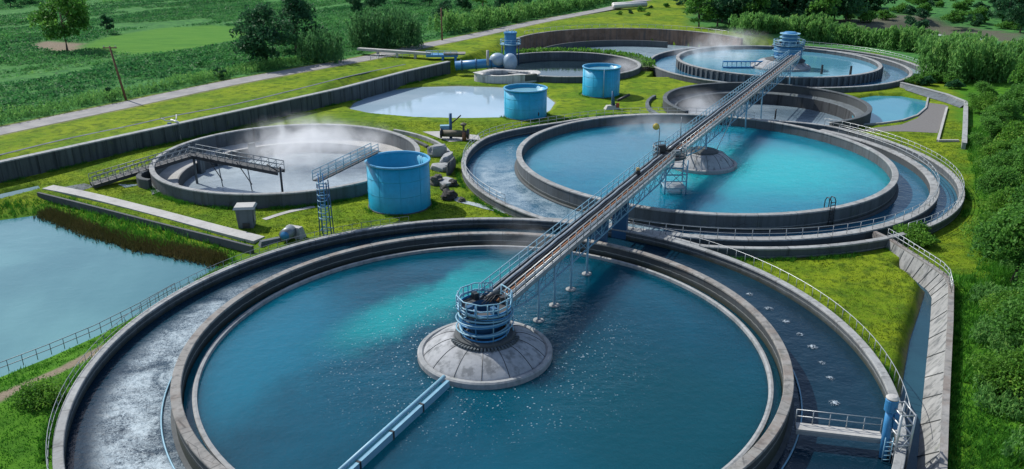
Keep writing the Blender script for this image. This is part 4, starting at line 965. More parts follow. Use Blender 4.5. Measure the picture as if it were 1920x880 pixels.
struct('stream_water', strip([at(846, 366, 0), at(862, 377, 0), at(890, 384, 0), at(915, 391, 0), at(952, 399, 0)], .9, .05, 's', None), m_water('stream_water', (.3, .36, .38), (.55, .6, .62), wave=(4, .6)))
# curved kerb of the launder right of basin 0
lk = thing('launder_kerb', T0+Vector((16, 0, 0)), 'pale curved launder kerb bending round the right side of the steaming basin', 'kerb')
MB().lathe(T0, ring_profile(R0+4.2, R0+4.6, -.3, .55), 60, R(-4), R(58), True).build('kerb_wall', C_CREST, lk)
MB().lathe(T0, ring_profile(R0+2.4, R0+2.9, -.3, .35), 60, R(28), R(70), True).build('inner_kerb', C_DARK, lk)

# ------------------------------------------------------------------ right side: footbridge, pump column, frame
fa1 = at(1492, 800, 1.15); fb1 = at(1652, 818, 1.15)
fbn = thing('footbridge', fa1, 'pale footbridge with two-bar railing over the dark channel at lower right', 'footbridge')
MB().beam(fa1, fb1, .75, .14).build('deck', C_SLAB, fbn)
fs = (fb1-fa1).normalized().cross(Vector((0, 0, 1))); fs = fs if fs.y > 0 else -fs
line_rail(fbn, (fa1+fs*.33, fb1+fs*.33), 6, GALV, 1.0, .03)
MB().beam(fa1-fs*.3-Vector((0, 0, .18)), fb1-fs*.3-Vector((0, 0, .18)), .12, .24).build('stringer', GALV, fbn); MB().beam(fa1+fs*.3-Vector((0, 0, .18)), fb1+fs*.3-Vector((0, 0, .18)), .12, .24).build('stringer', GALV, fbn)
qb = at(1658, 832, .9)
col_t = thing('pump_column', (qb.x, qb.y, .9), 'blue upright pump column with pale top at the end of the lower right footbridge', 'pump column')
MB().tube([(qb.x-.15, qb.y-.4, .2), (qb.x+.1, qb.y+.2, 2.2), (qb.x+.12, qb.y+.25, 3.0)], [.24, .25, .25], 14).build('column', BLUE, col_t)
MB().lathe((qb.x+.12, qb.y+.25, 3.0), [(.27, 0), (.37, .05), (.37, .75), (.3, .85), (0, .88)], 20).build('motor_drum', BLUE, col_t)
MB().lathe((qb.x+.12, qb.y+.25, 3.9), [(.36, -.06), (.38, 0), (.24, .12), (0, .14)], 20).build('motor_cap', C_SLAB, col_t)
MB().box((qb.x+.42, qb.y+.1, 2.4), (.28, .35, 1.0), 0).build('switch_box', BLUE, col_t)
for k in range(5): MB().tube([(qb.x-.35, qb.y-.75, .3+k*.3), (qb.x+.1, qb.y-.75, .3+k*.3)], .03, 6).build('rung', BLUE_G, col_t)
for sg in (-.36, .1): MB().tube([(qb.x+sg, qb.y-.75, .1), (qb.x+sg, qb.y-.72, 1.8)], .035, 6).build('ladder_rail', BLUE_G, col_t)
f0 = [at(1675, 862, .4), at(1702, 862, .4)]; zf = 3.4
frm = thing('tubular_platform', f0[0], 'pale tubular platform frame beside the blue pump column', 'frame')
k0, k1 = Vector((f0[0].x, f0[0].y, 0)), Vector((f0[1].x, f0[1].y+.1, 0))
for kx, ky in ((k0, 0), (k1, 0), (k0, 1.4), (k1, 1.4)):
    MB().tube([(kx.x, kx.y+ky, -.6), (kx.x, kx.y+ky, zf)], .075, 8).build('post', GALV, frm)
for z in (.6, 1.3, 2.0, 2.7, 3.35):
    MB().tube([(k0.x, k0.y, z), (k1.x, k1.y, z), (k1.x, k1.y+1.4, z), (k0.x, k0.y+1.4, z)], .06, 8, True).build('rail', GALV, frm)
MB().beam((k0.x, k0.y, .6), (k1.x, k1.y, 2.0), .05, .05).build('brace', GALV, frm); MB().beam((k0.x, k0.y+.7, .56), (k1.x, k1.y+.7, .56), 1.3, .05).build('floor', GRATE, frm)

# right concrete lined channel
tr_ = thing('channel_lining', crest[5], 'bent pale concrete lining and crest wall of the drain along the right lawn', 'channel lining')
def sub(L, n=4):
    o = []
    for i in range(len(L)-1):
        for j in range(n): o.append(L[i].lerp(L[i+1], j/n))
    return o+[L[-1]]
cs, ts = sub(crest), sub(toe); n = len(cs); mb = MB()
mb.add([tuple(p) for p in cs]+[tuple(p) for p in ts]+[(p.x, p.y, p.z-.4) for p in cs], [(i, i+1, n+i+1, n+i) for i in range(n-1)]); mb.build('slope_panels', C_PANEL, tr_)
cw = MB(); cv = []
for i, p in enumerate(cs):
    d = (cs[min(i+1, n-1)]-cs[max(i-1, 0)]).normalized(); o = Vector((-d.y, d.x, 0)); o = o if o.x > 0 else -o
    cv.append((p, o))
V = []; 
for p, o in cv: V += [p+o*0-Vector((0, 0, .9)), p+Vector((0, 0, .14)), p+o*.42+Vector((0, 0, .14)), p+o*.42-Vector((0, 0, .9))]
cw.add(V, [(i*4+k, i*4+k+1, i*4+5+k, i*4+4+k) for i in range(n-1) for k in range(3)]); cw.build('crest_wall', C_OLD, tr_)
for i in range(1, n, 2):
    a, b = cs[i], ts[i]; MB().beam(a.lerp(b, .03)+Vector((0, 0, .03)), a.lerp(b, 1.0)+Vector((0, 0, .03)), .07, .05).build('joint', C_DARK, tr_)
pr = [p+o*.21+Vector((0, 0, .14)) for p, o in cv]; line_rail(tr_, pr[3:22:3]+[pr[21]], 17, GALV, .9, .035)
# upper right lining
ug = [at(1690, 156, .8), at(1730, 166, .8), at(1775, 178, .8), at(1811, 192, .8), at(1810, 230, .8), at(1808, 270, .8)]
ur = thing('channel_wall', ug[0], 'short bent concrete channel wall at upper right beyond the gravel pad', 'channel wall')
wall_line(ug, -.5, .85, .5, ur, 'wall', C_CREST, .12, C_CREST)
ug2 = [at(1698, 166, .4), at(1735, 178, .4), at(1776, 190, .4), at(1800, 199, .4)]
mb = MB(); mb.add([tuple(p+Vector((0, -.3, 0))) for p in ug[:4]]+[tuple(p-Vector((0, 0, .3))) for p in ug2], [(i, i+1, 5+i, 4+i) for i in range(3)]); mb.build('slope_panels', C_WALL, ur)
ub = [at(1800, 203, 0), at(1797, 266, 0), at(1758, 266, 0), at(1775, 204, 0)]
wall_line([ub[1], ub[2], ub[3]], -.3, .3, .35, ur, 'low_kerb', C_SLAB)
pk = thing('pond_kerb', pond_right[4], 'thin curving kerb round the small blue pond on the right', 'kerb')
wall_line([Vector((p.x, p.y, 0)) for p in inflate(pond_right, .35)[3:9]], -.8, .22, .3, pk, 'kerb_wall', C_CREST)

# ladder on the middle clarifier's wall
ld = at(1542, 396, 1.2); la = math.atan2(ld.y-T2.y, ld.x-T2.x)
lx = lambda r, z, s: Vector((T2.x+r*math.cos(la)-s*math.sin(la), T2.y+r*math.sin(la)+s*math.cos(la), z))
lad = thing('access_ladder', lx(R2i+.4, .0, 0), 'black hooped ladder over the front wall of the middle clarifier', 'ladder')
for sg in (-.3, .3): MB().tube([lx(R2i+.42, -.2, sg), lx(R2i+.42, 2.7, sg), lx(R2i+.2, 3.0, sg), lx(R2i-.2, 3.0, sg), lx(R2i-.45, 2.6, sg), lx(R2i-.45, 1.0, sg)], .055, 8).build('side_rail', DARKS, lad)
for k in range(9): MB().tube([lx(R2i+.42, .0+k*.32, -.3), lx(R2i+.42, .0+k*.32, .3)], .04, 6).build('rung', DARKS, lad)
b = at(1453, 224, 1.0); tag(MB().tube([b, b+Vector((0, 0, 1.6))], .12, 8).build('mooring_post', DARKS), 'small dark post on the rail between the dark pit and the middle tank', 'post')

# aerator splashes in the right channel
_k = NT('splash_foam'); _p = _k.pos(); _l = _k.n.new('ShaderNodeVectorMath'); _l.operation = 'LENGTH'; _k.L(_k.obj(), _l.inputs[0])
_f = _k.math('ADD', _k.math('MULTIPLY', _k.noise(7, 4, .75, _p), .9), _k.ramp(_l.outputs['Value'], 0, .7, .30, -.16, False))
_k.set((.40, .47, .52), .4); _t = _k.n.new('ShaderNodeBsdfTransparent'); _x = _k.n.new('ShaderNodeMixShader')
_k.L(_k.ramp(_f, .58, .72), _x.inputs[0]); _k.L(_t.outputs[0], _x.inputs[1]); _k.L(_k.b.outputs[0], _x.inputs[2]); _k.L(_x.outputs[0], _k.out.inputs[0]); SPL = _k.m
spl0 = None
for i, (px, py) in enumerate(((1405, 553), (1442, 580), (1473, 604), (1500, 628), (1524, 652), (1541, 681), (1556, 710), (1564, 757))):
    p = at(px, py, .1); 
    if spl0 is None:
        mb = MB(); na, nr = 28, 6; V = [(p.x, p.y, p.z+.14)]; F = []
        for q in range(1, nr+1):
            for k in range(na):
                a = 2*PI*k/na; rr = .7*q/nr; V.append((p.x+rr*1.1*math.cos(a), p.y+rr*math.sin(a), p.z+.015+.125*(1-q/nr)**2))
        F += [(0, 1+k, 1+(k+1) % na) for k in range(na)]
        for q in range(1, nr):
            for k in range(na): a, b = 1+(q-1)*na+k, 1+(q-1)*na+(k+1) % na; F.append((a, a+na, b+na, b))
        mb.add(V, F)
        spl0 = mb.build('aerator_splash', SPL, None, p); o = spl0; tag(o, 'small white aerator splash in the row on the dark right channel', 'splash', 'aerator splashes')
    else: o = spl0.copy(); col.objects.link(o); o.location = p; o.rotation_euler = (0, 0, i*1.3); o.scale = (random.uniform(.8, 1.25),)*3

# utility poles
def pole(px, pyb, hgt, lean, label, arm=True):
    b = at(px, pyb, TZ); t = thing('utility_pole', b, label, 'utility pole', 'wooden utility poles'); top = b+Vector((lean, 0, hgt))
    MB().tube([b-Vector((0, 0, .3)), top], [.2, .14], 10).build('pole', WOOD, t)
    if arm:
        MB().beam(top+Vector((-1.1, 0, -.25)), top+Vector((1.1, .1, -.25)), .14, .18).build('crossarm', WOOD, t)
        for x in (-.9, 0, .9): MB().lathe(top+Vector((x, 0, -.16)), [(.05, 0), (.1, .1), (.06, .25), (0, .28)], 8).build('insulator', C_SLAB, t)
pole(237, 188, 8.6, -1.25, 'leaning wooden utility pole with a crossarm on the field edge at left')
pole(829, 76, 7.6, .0, 'straight dark pole without crossarm at the reed thicket by the road', False)
# pipe stack at the road end
ws = at(1150, 17, TZ); wt = thing('pipe_stack', ws, 'long white pipe lying by the far end of the road', 'pipe')
for k in range(2): MB().tube([ws+Vector((0, 1.6*k, .8+.3*k)), ws+Vector((11.5, 6+1.6*k, .8+.3*k))], .75, 14).build('pipe', WHITE, wt)

exec_veg = True

# ================================================================== vegetation
def np_mesh(name, V, Fn, tint, mat):
    """V (n,3); faces are consecutive runs of Fn vertices; tint per vertex"""
    me = bpy.data.meshes.new(name); n = len(V); nf = n//Fn
    me.vertices.add(n); me.vertices.foreach_set('co', V.astype(np.float32).ravel())
    me.loops.add(n); me.loops.foreach_set('vertex_index', np.arange(n, dtype=np.int32))
    me.polygons.add(nf); me.polygons.foreach_set('loop_start', (np.arange(nf)*Fn).astype(np.int32))
    me.update(); a = me.attributes.new('tint', 'FLOAT', 'POINT'); a.data.foreach_set('value', np.clip(tint, 0, 1).astype(np.float32))
    me.materials.append(mat); return me
def unit(a): return a/np.maximum(1e-6, np.linalg.norm(a, axis=-1, keepdims=True))
def leaf_quads(pos, size, tint, r, aspect=.55, vert=0.0, out=None):
    """rhombic leaf sprays; vert: how upright the long axis is"""
    n = len(pos); a = r.normal(size=(n, 3)); a[:, 2] += vert*3; a = unit(a)
    b = unit(np.cross(a, r.normal(size=(n, 3)))); s = size[:, None]
    bend = np.cross(a, b)*s*.12
    V = np.stack([pos-a*s*.5, pos+b*s*aspect*.5+bend, pos+a*s*.5, pos-b*s*aspect*.5+bend], 1).reshape(-1, 3)
    return V, np.repeat(tint, 4)
def blades(pos, h, wd, tint, r, lean=.5):
    n = len(pos); t = r.random(n)*2*PI; dx = np.stack([np.cos(t), np.sin(t), 0*t], -1)*wd[:, None]*.5
    t2 = r.random(n)*2*PI; l = (r.random(n)*lean)[:, None]*h[:, None]
    tip = pos+np.stack([np.cos(t2), np.sin(t2), 0*t2], -1)*l; tip[:, 2] += h
    V = np.stack([pos-dx, pos+dx, tip], 1).reshape(-1, 3); return V, np.repeat(tint, 3)

def crown_points(r, W, Hc, z0, nl, n, seed, flat=.8, low=0.0):
    """leaf positions on the shells of many overlapping lobes; an open, uneven crown"""
    P = []; T = []
    lobes = []
    for i in range(nl):
        q = r.random(); a = r.random()*2*PI; zz = z0+Hc*(.12+.80*((i+.5)/nl)); prof = math.sin(PI*min(.97, max(.06, ((i+.5)/nl)*(.86-low)+.1+low)))**.8
        rad = W*.5*prof*r.uniform(.25, .85); lr = W*r.uniform(.13, .24)*(.7+.5*prof)
        lobes.append((rad*math.cos(a), rad*math.sin(a), zz, lr))
    tot = sum(l[3]**2 for l in lobes)
    for (x, y, z, lr) in lobes:
        m = int(n*lr*lr/tot); d = unit(r.normal(size=(m, 3))); d[:, 2] = np.where(d[:, 2] < -.35, -d[:, 2]*.6, d[:, 2])
        rr = lr*(1-.5*r.random(m)**2.2)*(1+.25*np.sin(d[:, 0]*7+d[:, 1]*5+seed))
        P.append(np.stack([x+d[:, 0]*rr, y+d[:, 1]*rr, z+d[:, 2]*rr*flat], -1)); T.append(np.full(m, r.random()*.5+.2)+r.normal(size=m)*.16)
    P = np.concatenate(P); P[:, 2] = np.maximum(P[:, 2], .05); return P, np.concatenate(T), lobes
LEAF = {
 'mid': m_leaf('leaf_mid', (.05, .17, .03), (.16, .38, .06), (.26, .42, .07), .5),
 'dark': m_leaf('leaf_dark', (.018, .08, .038), (.06, .19, .07), None, .4),
 'fresh': m_leaf('leaf_fresh', (.06, .19, .024), (.19, .40, .05), (.28, .43, .07), .5),
 'reed': m_leaf('leaf_reed', (.07, .22, .055), (.19, .42, .10), (.27, .45, .12), .5),
 'bamboo': m_leaf('leaf_bamboo', (.035, .14, .055), (.12, .30, .10), None, .45)}
def make_tree(name, label, cat, Ht, W, mat, n, leaf, seed, nl=12, trunk=.22, z0=None, group=None, low=0.0, flat=.8, vert=0.0, aspect=.6):
    r = np.random.default_rng(seed); t = thing(name, Vector((0, 0, 0)), label, cat, group); z0 = Ht*.22 if z0 is None else z0
    P, T, lobes = crown_points(r, W, Ht-z0-.5, z0, nl, n, seed, flat, low)
    V, tt = leaf_quads(P, leaf*r.uniform(.6, 1.4, len(P)), T, r, aspect, vert)
    c = bpy.data.objects.new('crown', np_mesh('crown', V, 4, tt, LEAF[mat])); col.objects.link(c); c.parent = t
    if trunk:
        mb = MB(); k = seed*1.3; mid = Vector((.25*math.sin(k), .25*math.cos(k), Ht*.35)); top = Vector((.3*math.sin(k*2), .2, Ht*.75))
        mb.tube([(0, 0, -.4), (.05, 0, .3), mid, top], [trunk*1.35, trunk, trunk*.7, trunk*.2], 9)
        for (x, y, z, lr) in lobes[::2]: mb.tube([mid.lerp(top, .1+.5*((z-z0)/Ht)), Vector((x*.5, y*.5, z*.85)), Vector((x, y, z))], [trunk*.4, trunk*.25, trunk*.08], 6)
        o = mb.build('trunk', BARK, t)
    return t
def make_thicket(name, label, cat, Lx, Ly, Ht, ncol, npc, leaf, mat, seed, group=None):
    """upright feathery canes"""
    r = np.random.default_rng(seed); t = thing(name, Vector((0, 0, 0)), label, cat, group); P = []; T = []; S = []
    for i in range(ncol):
        x, y = r.uniform(-.5, .5)*Lx, r.uniform(-.5, .5)*Ly; h = Ht*r.uniform(.62, 1.08)*(1-.25*(2*x/Lx)**4); lx, ly = r.normal(size=2)*.10*h
        q = r.random(npc)**.75; w_ = .45*(1-q*.75)*leaf*1.5
        P.append(np.stack([x+lx*q*q+r.normal(size=npc)*w_, y+ly*q*q+r.normal(size=npc)*w_, .1+q*h], -1)); T.append(r.random()*.45+.15+q*.3+r.normal(size=npc)*.1)
        S.append(leaf*r.uniform(.6, 1.3, npc))
    V, tt = leaf_quads(np.concatenate(P), np.concatenate(S), np.concatenate(T), r, .28, .75)
    c = bpy.data.objects.new('foliage', np_mesh('foliage', V, 4, tt, LEAF[mat])); col.objects.link(c); c.parent = t
    MB().tube([(0, 0, -.3), (.1, 0, Ht*.4), (.2, .1, Ht*.7)], [.12, .08, .03], 7).build('stem', BARK, t); return t
def put(t, px, py, z=None, rz=0, s=1, label=None, first=[set()]):
    """the first use moves the source itself, later uses copy it"""
    zz = 0.0
    for _ in range(3):
        p = at(px, py, zz); zz = gz(p.x, p.y) if z is None else z
    p = at(px, py, zz)
    if t.name not in first[0]:
        first[0].add(t.name); t.location = p; t.rotation_euler = (0, 0, rz); t.scale = (s, s, s) if not hasattr(s, '__len__') else s
        if label: t['label'] = label
        return t
    return copy_tree(t, p, rz, s, label)

# --- single trees and thickets one can tell apart
put(make_tree('tree', 'lone loose-crowned tree on a bare patch in the fields at far left', 'tree', 12.5, 12, 'mid', 5200, .62, 21, 16, .26, 1.6), 126, 96)
put(make_tree('tree', 'small dark upright tree right of the lone field tree', 'tree', 5.4, 3.6, 'dark', 1400, .45, 22, 8, .14, .6), 203, 64)
put(make_tree('tree', 'big dark ivy-clad tree at the roadside, front of a pair', 'tree', 12.2, 11.5, 'dark', 8000, .55, 23, 18, .35, .2, low=.18), 500, 122)
put(make_tree('tree', 'broad dark tree right behind the roadside ivy-clad tree', 'tree', 13.5, 12.0, 'dark', 7000, .6, 24, 16, .35, .3, low=.1), 556, 100)
put(make_thicket('willow_shrub', 'feathery grey-green shrub between the dark tree pair and the road', 'shrub', 9, 5, 6.6, 60, 55, .8, 'bamboo', 25), 603, 116)
put(make_thicket('bamboo_thicket', 'dense square bamboo thicket beside the road above the flume', 'thicket', 15.5, 8, 8.4, 170, 60, .8, 'bamboo', 26), 726, 88)
put(make_tree('shrub', 'low dark shrub at the field edge next to the leaning pole', 'shrub', 2.6, 2.4, 'dark', 900, .3, 27, 6, 0, .1, low=.3), 205, 188)
put(make_tree('shrub', 'small round dark shrub on the field edge midway along the road', 'shrub', 2.6, 2.6, 'dark', 900, .3, 28, 6, 0, .1, low=.3), 412, 148)
low = make_tree('shrub', 'wide yellow-green leafy shrub against the outer ring at lower left', 'shrub', 1.5, 4.6, 'fresh', 5200, .17, 29, 14, 0, .1, low=.35, flat=.7); put(low, 74, 752, None, 0, .85)
put(make_tree('shrub', 'lush green shrub at the open end of the middle clarifier launder', 'shrub', 2.0, 3.8, 'fresh', 4200, .22, 30, 10, 0, .1, low=.35), 1712, 452)
put(make_tree('shrub', 'yellow flowering low shrub below the launder end on the right', 'shrub', 1.4, 3.2, 'fresh', 2600, .2, 31, 9, 0, .1, low=.35), 1735, 462, None, 1)

# --- trees along the right edge
RB = [make_tree('tree', 'bushy tree', 'tree', 6.2, 6.4, 'mid', 9000, .30, 40, 18, .2, .5, 'bushy trees along the right edge', low=.12),
      make_tree('tree', 'bushy tree', 'tree', 5.4, 6.0, 'mid', 8000, .26, 41, 16, .2, .4, 'bushy trees along the right edge', low=.15),
      make_tree('tree', 'bushy tree', 'tree', 5.0, 6.6, 'fresh', 8500, .30, 42, 18, .2, .4, 'bushy trees along the right edge', low=.15)]
for i, (px, py, v, s, lab) in enumerate((
    (1850, 214, 2, .75, 'low spreading bush just right of the upper concrete channel wall'),
    (1905, 220, 1, 1.0, 'dark bushy tree at the right edge level with the gravel pad'),
    (1852, 286, 0, .8, 'round bush beside the lawn right of the grass strip kerb'),
    (1905, 296, 2, 1.0, 'fresh green bushy tree at the right edge above the lawn bend'),
    (1880, 352, 1, .85, 'dark bush leaning over the lawn right of the launder curve'),
    (1922, 372, 0, 1.0, 'mid green bushy tree half cut by the right edge'),
    (1893, 420, 2, .8, 'bright bushy tree above the biggest tree at right'),
    (1900, 530, 0, 1.2, 'biggest bushy tree at the right edge, beside the tall grass'),
    (1945, 600, 1, 1.0, 'dark bushy tree cut by the right edge below the biggest tree'),
    (1898, 615, 2, .62, 'small pale bush in the tall grass right of the drain'),
    (1908, 742, 2, .72, 'pale leafy bush in the tall grass at lower right'),
    (1960, 740, 0, 1.0, 'mid green tree cut by the right edge at lower right'),
    (1838, 200, 0, .7, 'low bush behind the upper end of the short channel wall'),
    (1878, 250, 1, .95, 'dark bush second in from the right edge, level with the grass strip'),
    (1930, 190, 0, 1.3, 'tall tree cut by the right edge under the reed grove'),
    (1868, 322, 2, .8, 'fresh bush on the lawn edge below the kerbed grass strip'),
    (1935, 330, 1, 1.1, 'dark tree cut by the right edge above the lawn bend'),
    (1868, 385, 0, .75, 'round bush standing out onto the lawn beside the launder'),
    (1930, 450, 1, 1.15, 'dark tree cut by the right edge behind the biggest tree'),
    (1872, 478, 2, .85, 'fresh low bush in front of the biggest tree'),
    (1940, 680, 0, 1.0, 'mid green tree cut by the right edge above the pale leafy bush'))):
    put(RB[v], px, py, None, i*1.9, s, lab)

# --- far woods
FW = [make_tree('tree', 'far tree', 'tree', 14, 11, 'dark', 2600, .85, 50, 15, .3, .6, 'far dark trees', low=.1),
      make_tree('tree', 'far tree', 'tree', 12, 12, 'dark', 2600, .85, 51, 14, .3, .4, 'far dark trees', low=.15),
      make_tree('tree', 'far tree', 'tree', 12.5, 10, 'mid', 2600, .8, 52, 14, .3, .6, 'far dark trees', low=.1)]
far = [(1310, 52, 2), (1345, 50, 0), (1385, 46, 1), (1425, 48, 0), (1470, 44, 0), (1515, 46, 1), (1555, 40, 0), (1330, 28, 0), (1375, 22, 1), (1420, 24, 0), (1465, 20, 0), (1510, 22, 1), (1550, 18, 0), (1590, 26, 0), (1630, 18, 1), (1400, 2, 0), (1460, 0, 1), (1520, 0, 0), (1580, -2, 0), (1340, 2, 1)]+[(1312+i*21, 44+(i*37 % 17)-8, i % 3) for i in range(14)]+[(1300+i*23, 14+(i*29 % 15), (i+1) % 3) for i in range(15)]
for i, (px, py, v) in enumerate(far): put(FW[v], px, py, None, i*2.1, .8+.08*(i % 5), 'dark tree in the wood behind the farthest basin at upper right')
far2 = [(668, 28, 0), (705, 20, 1), (752, 8, 2), (806, 12, 0), (838, 44, 1), (872, 24, 0), (905, 14, 2), (940, 22, 0), (980, 14, 1), (1020, 10, 0), (1060, 4, 2), (1100, -4, 0), (1140, -12, 1), (1190, -14, 2), (1240, -16, 0)]
for i, (px, py, v) in enumerate(far2): put(FW[v], px, py, None, i*1.7, .55+.07*(i % 4), 'dark tree in the row beyond the road at top centre')
far3 = [(20, 12, 0), (60, 6, 1), (105, 2, 0), (135, -2, 1), (1885, 50, 1), (1912, 62, 0), (1900, 20, 0), (1940, 40, 1), (1870, 8, 1)]
for i, (px, py, v) in enumerate(far3): put(FW[v], px, py, None, i*1.3, .8 if px > 1000 else .62, 'dark tree at the top right corner beyond the grey field' if px > 1000 else 'dark tree at the top left corner beyond the fields')
SH = [make_tree('shrub', 'shrub', 'shrub', 3.4, 5.2, 'mid', 1500, .5, 60, 9, 0, .1, 'far shrubs', low=.3, flat=.7), make_tree('shrub', 'shrub', 'shrub', 2.8, 4.5, 'dark', 1300, .5, 61, 8, 0, .1, 'far shrubs', low=.3, flat=.7)]
rs = random.Random(5); ns = 0
for i in range(70):
    px, py = rs.uniform(1590, 1905), rs.uniform(-6, 58)
    if (1600 < px < 1900 and 44 < py < 80 and abs(py-(50+(px-1600)*.06)) < 12 and rs.random() < .8): continue
    put(SH[i % 2], px, py, None, i, rs.uniform(.5, 1.15), 'dark green shrub on the rough ground at upper right'); ns += 1
for i in range(16):
    px = 1660+i*9; put(SH[i % 2], px+rs.uniform(-5, 5), 146+rs.uniform(-6, 6)+(px-1660)*.12, None, i, rs.uniform(.35, .7), 'low shrub between the far clarifier and the upper channel wall')
for i, (px, py) in enumerate(((1162, 28), (1180, 26), (1200, 22), (1222, 16), (1250, 14), (1275, 10), (1215, 30))): put(SH[i % 2], px, py, None, i, .35+.1*(i % 3), 'small shrub by the white pipe at the road end')

# --- reeds and crops nobody could count
def stuff(name, V, Fn, tint, mat): 
    o = bpy.data.objects.new(name, np_mesh(name, V, Fn, tint, mat)); col.objects.link(o); return tag(o, kind='stuff')
def reed_band(pts, depth, Ht, ncol, npc, leaf, mat, seed, name='reeds', zf=None):
    r = np.random.default_rng(seed); P = []; T = []; S = []
    L = [0]; 
    for i in range(len(pts)-1): L.append(L[-1]+(pts[i+1]-pts[i]).length)
    for i in range(ncol):
        d = r.random()*L[-1]; j = max(k for k in range(len(pts)-1) if L[k] <= d); q = (d-L[j])/(L[j+1]-L[j]); b = pts[j].lerp(pts[j+1], q)
        dr_ = (pts[j+1]-pts[j]).normalized(); nrm = Vector((-dr_.y, dr_.x, 0)); b = b+nrm*depth*r.random()
        hh = (Ht if not callable(Ht) else Ht(d/L[-1]))*r.uniform(.7, 1.08)*(.85+.3*math.sin(d*.35)*.5); z = gz(b.x, b.y); lx, ly = r.normal(size=2)*.12*hh
        if z < -3 or (name == 'tall_reeds' and float(poly_sdf(np.array([b.x]), np.array([b.y]), lush_poly)[0]) > -1.6): continue
        qq = r.random(npc)**.7; w_ = .42*(1-qq*.7)*leaf*1.6
        P.append(np.stack([b.x+lx*qq*qq+r.normal(size=npc)*w_, b.y+ly*qq*qq+r.normal(size=npc)*w_, z+.1+qq*hh], -1)); T.append(r.random()*.5+.1+qq*.35+r.normal(size=npc)*.1); S.append(leaf*r.uniform(.6, 1.3, npc))
    if not P: return None
    V, tt = leaf_quads(np.concatenate(P), np.concatenate(S), np.concatenate(T), r, .28, .75); return stuff(name, V, 4, tt, LEAF[mat])
reed_band([at(1392, 84, 0), at(1480, 80, 0), at(1560, 82, 0), at(1640, 90, 0), at(1720, 103, 0), at(1790, 122, 0)], 7, lambda q: 4.6+1.2*q, 620, 48, .95, 'reed', 71)
reed_band([at(1785, 160, 0), at(1830, 158, 0), at(1885, 160, 0), at(1930, 150, 0)], 12, 8.2, 330, 60, .9, 'reed', 72)
reed_band([at(838, 66, TZ), at(900, 58, TZ), at(1000, 36, TZ), at(1090, 18, TZ), at(1150, 4, TZ)], 7, lambda q: 5.2-1.2*q, 420, 46, .95, 'reed', 73)
reed_band([at(-60, 252, TZ), at(0, 237, TZ), at(120, 212, TZ), at(230, 190, TZ), at(440, 145, TZ), at(630, 112, TZ)], 5, lambda q: 1.7, 900, 14, .42, 'reed', 74)

for k, (a, b, c_, d_, dp, hh_) in enumerate(((1795, 560, 1850, 545, 5, 1.0), (1800, 640, 1870, 600, 5, 1.3), (1800, 760, 1850, 700, 4, 1.1), (1880, 860, 1960, 800, 5, 1.4), (1845, 500, 1870, 440, 3, 1.0), (1850, 660, 1930, 640, 5, 1.5))):
    reed_band([at(a, b, 0), at(c_, d_, 0)], -dp, hh_, 170, 26, .3, 'reed', 180+k, 'tall_reeds')
r = np.random.default_rng(80)
n = 75000; x = r.uniform(-240, 60, n); y = r.uniform(105, 360, n)
rs_ = line_sd(x, y, [(p.x, p.y) for p in road_pts]); ok = rs_ > 5; x, y = x[ok], y[ok]
X = 960+FPX*x/(y*math.cos(PITCH)+27.7*math.sin(PITCH)); ok = (X > -150) & (X < 1500); x, y = x[ok], y[ok]
d0 = (road_pts[4]-road_pts[1]).normalized(); u = x*d0.x+y*d0.y; v_ = -x*d0.y+y*d0.x
den = vnoise(u*.25, v_, 7, 81)*.6+vnoise(u*.12, v_, 2.6, 82)*.5
bd = poly_sdf(x, y, bright_poly); bb = poly_sdf(x, y, bare_poly)
ok_i = ok = (den > .42) & (bd > 1) & (bb > .5); x, y, den = x[ok], y[ok], den[ok]
z = ground_z(x, y); hh = (.35+.9*(den-.42)/.5)*r.uniform(.6, 1.2, len(x)); m = 9
P = np.stack([np.repeat(x, m)+r.normal(size=len(x)*m)*.5, np.repeat(y, m)+r.normal(size=len(x)*m)*.5, np.repeat(z, m)+np.repeat(hh, m)*r.uniform(.3, 1, len(x)*m)], -1)
tb_ = np.repeat(vnoise((x*d0.x+y*d0.y)*.2, v_[ok_i], 9, 83)*.75+.22*np.sin(v_[ok_i]*.9+2*vnoise(x, y, 20, 84))+r.normal(size=len(x))*.1, m)
V, tt = leaf_quads(P, np.repeat(.30+.2*hh, m)*r.uniform(.7, 1.4, len(P)), tb_, r, .7, 0)
stuff('crops', V, 4, tt, LEAF['fresh'] if False else m_leaf('leaf_crop', (.035, .16, .05), (.11, .32, .085), (.17, .37, .09), .45))

# --- grass
t_lawn = m_leaf('blade_lawn', (.04, .10, .008), (.125, .20, .014), (.18, .21, .03), .35)
t_lush = m_leaf('blade_lush', (.028, .13, .012), (.085, .30, .025), (.16, .33, .03), .4)
def clear(x, y):
    ok = np.ones(len(x), bool)
    for c, ro in ((T1, R1o+.85), (T0, R0+.5), (T3, R3+.6), (T4, R4o+3.2), (T5, R5+.5), (bc1, br_1+.15), (bc2, br_2+.15), (bc3, br_3+.15)): ok &= np.hypot(x-c[0], y-c[1]) > ro
    ok &= np.hypot(x-T2.x, y-T2.y) > R2o+.75
    for L_, wd in (([at(90, 352, 0), at(160, 366, 0), at(280, 396, 0), at(400, 428, 0), at(486, 450, 0)], .8), (path_pts, .7), ([at(495, 412, 0), at(540, 398, 0), at(590, 388, 0)], .4)):
        ok &= np.abs(line_sd(x, y, [(p.x, p.y) for p in L_])) > wd
    for pl, dd in ((gravel_pad, .1), (canal, .15), (pond_mid, .3), (pond_right, .5), (crest+toe[::-1], .3)): ok &= poly_sdf(x, y, pl) > dd
    return ok
def view(x, y, mar=60):
    dd = y*math.cos(PITCH)+30*math.sin(PITCH); X = 960+FPX*x/dd; Y = 440-FPX*(y*math.sin(PITCH)-30*math.cos(PITCH))/dd
    return (X > -mar) & (X < 1920+mar) & (Y < 880+mar)
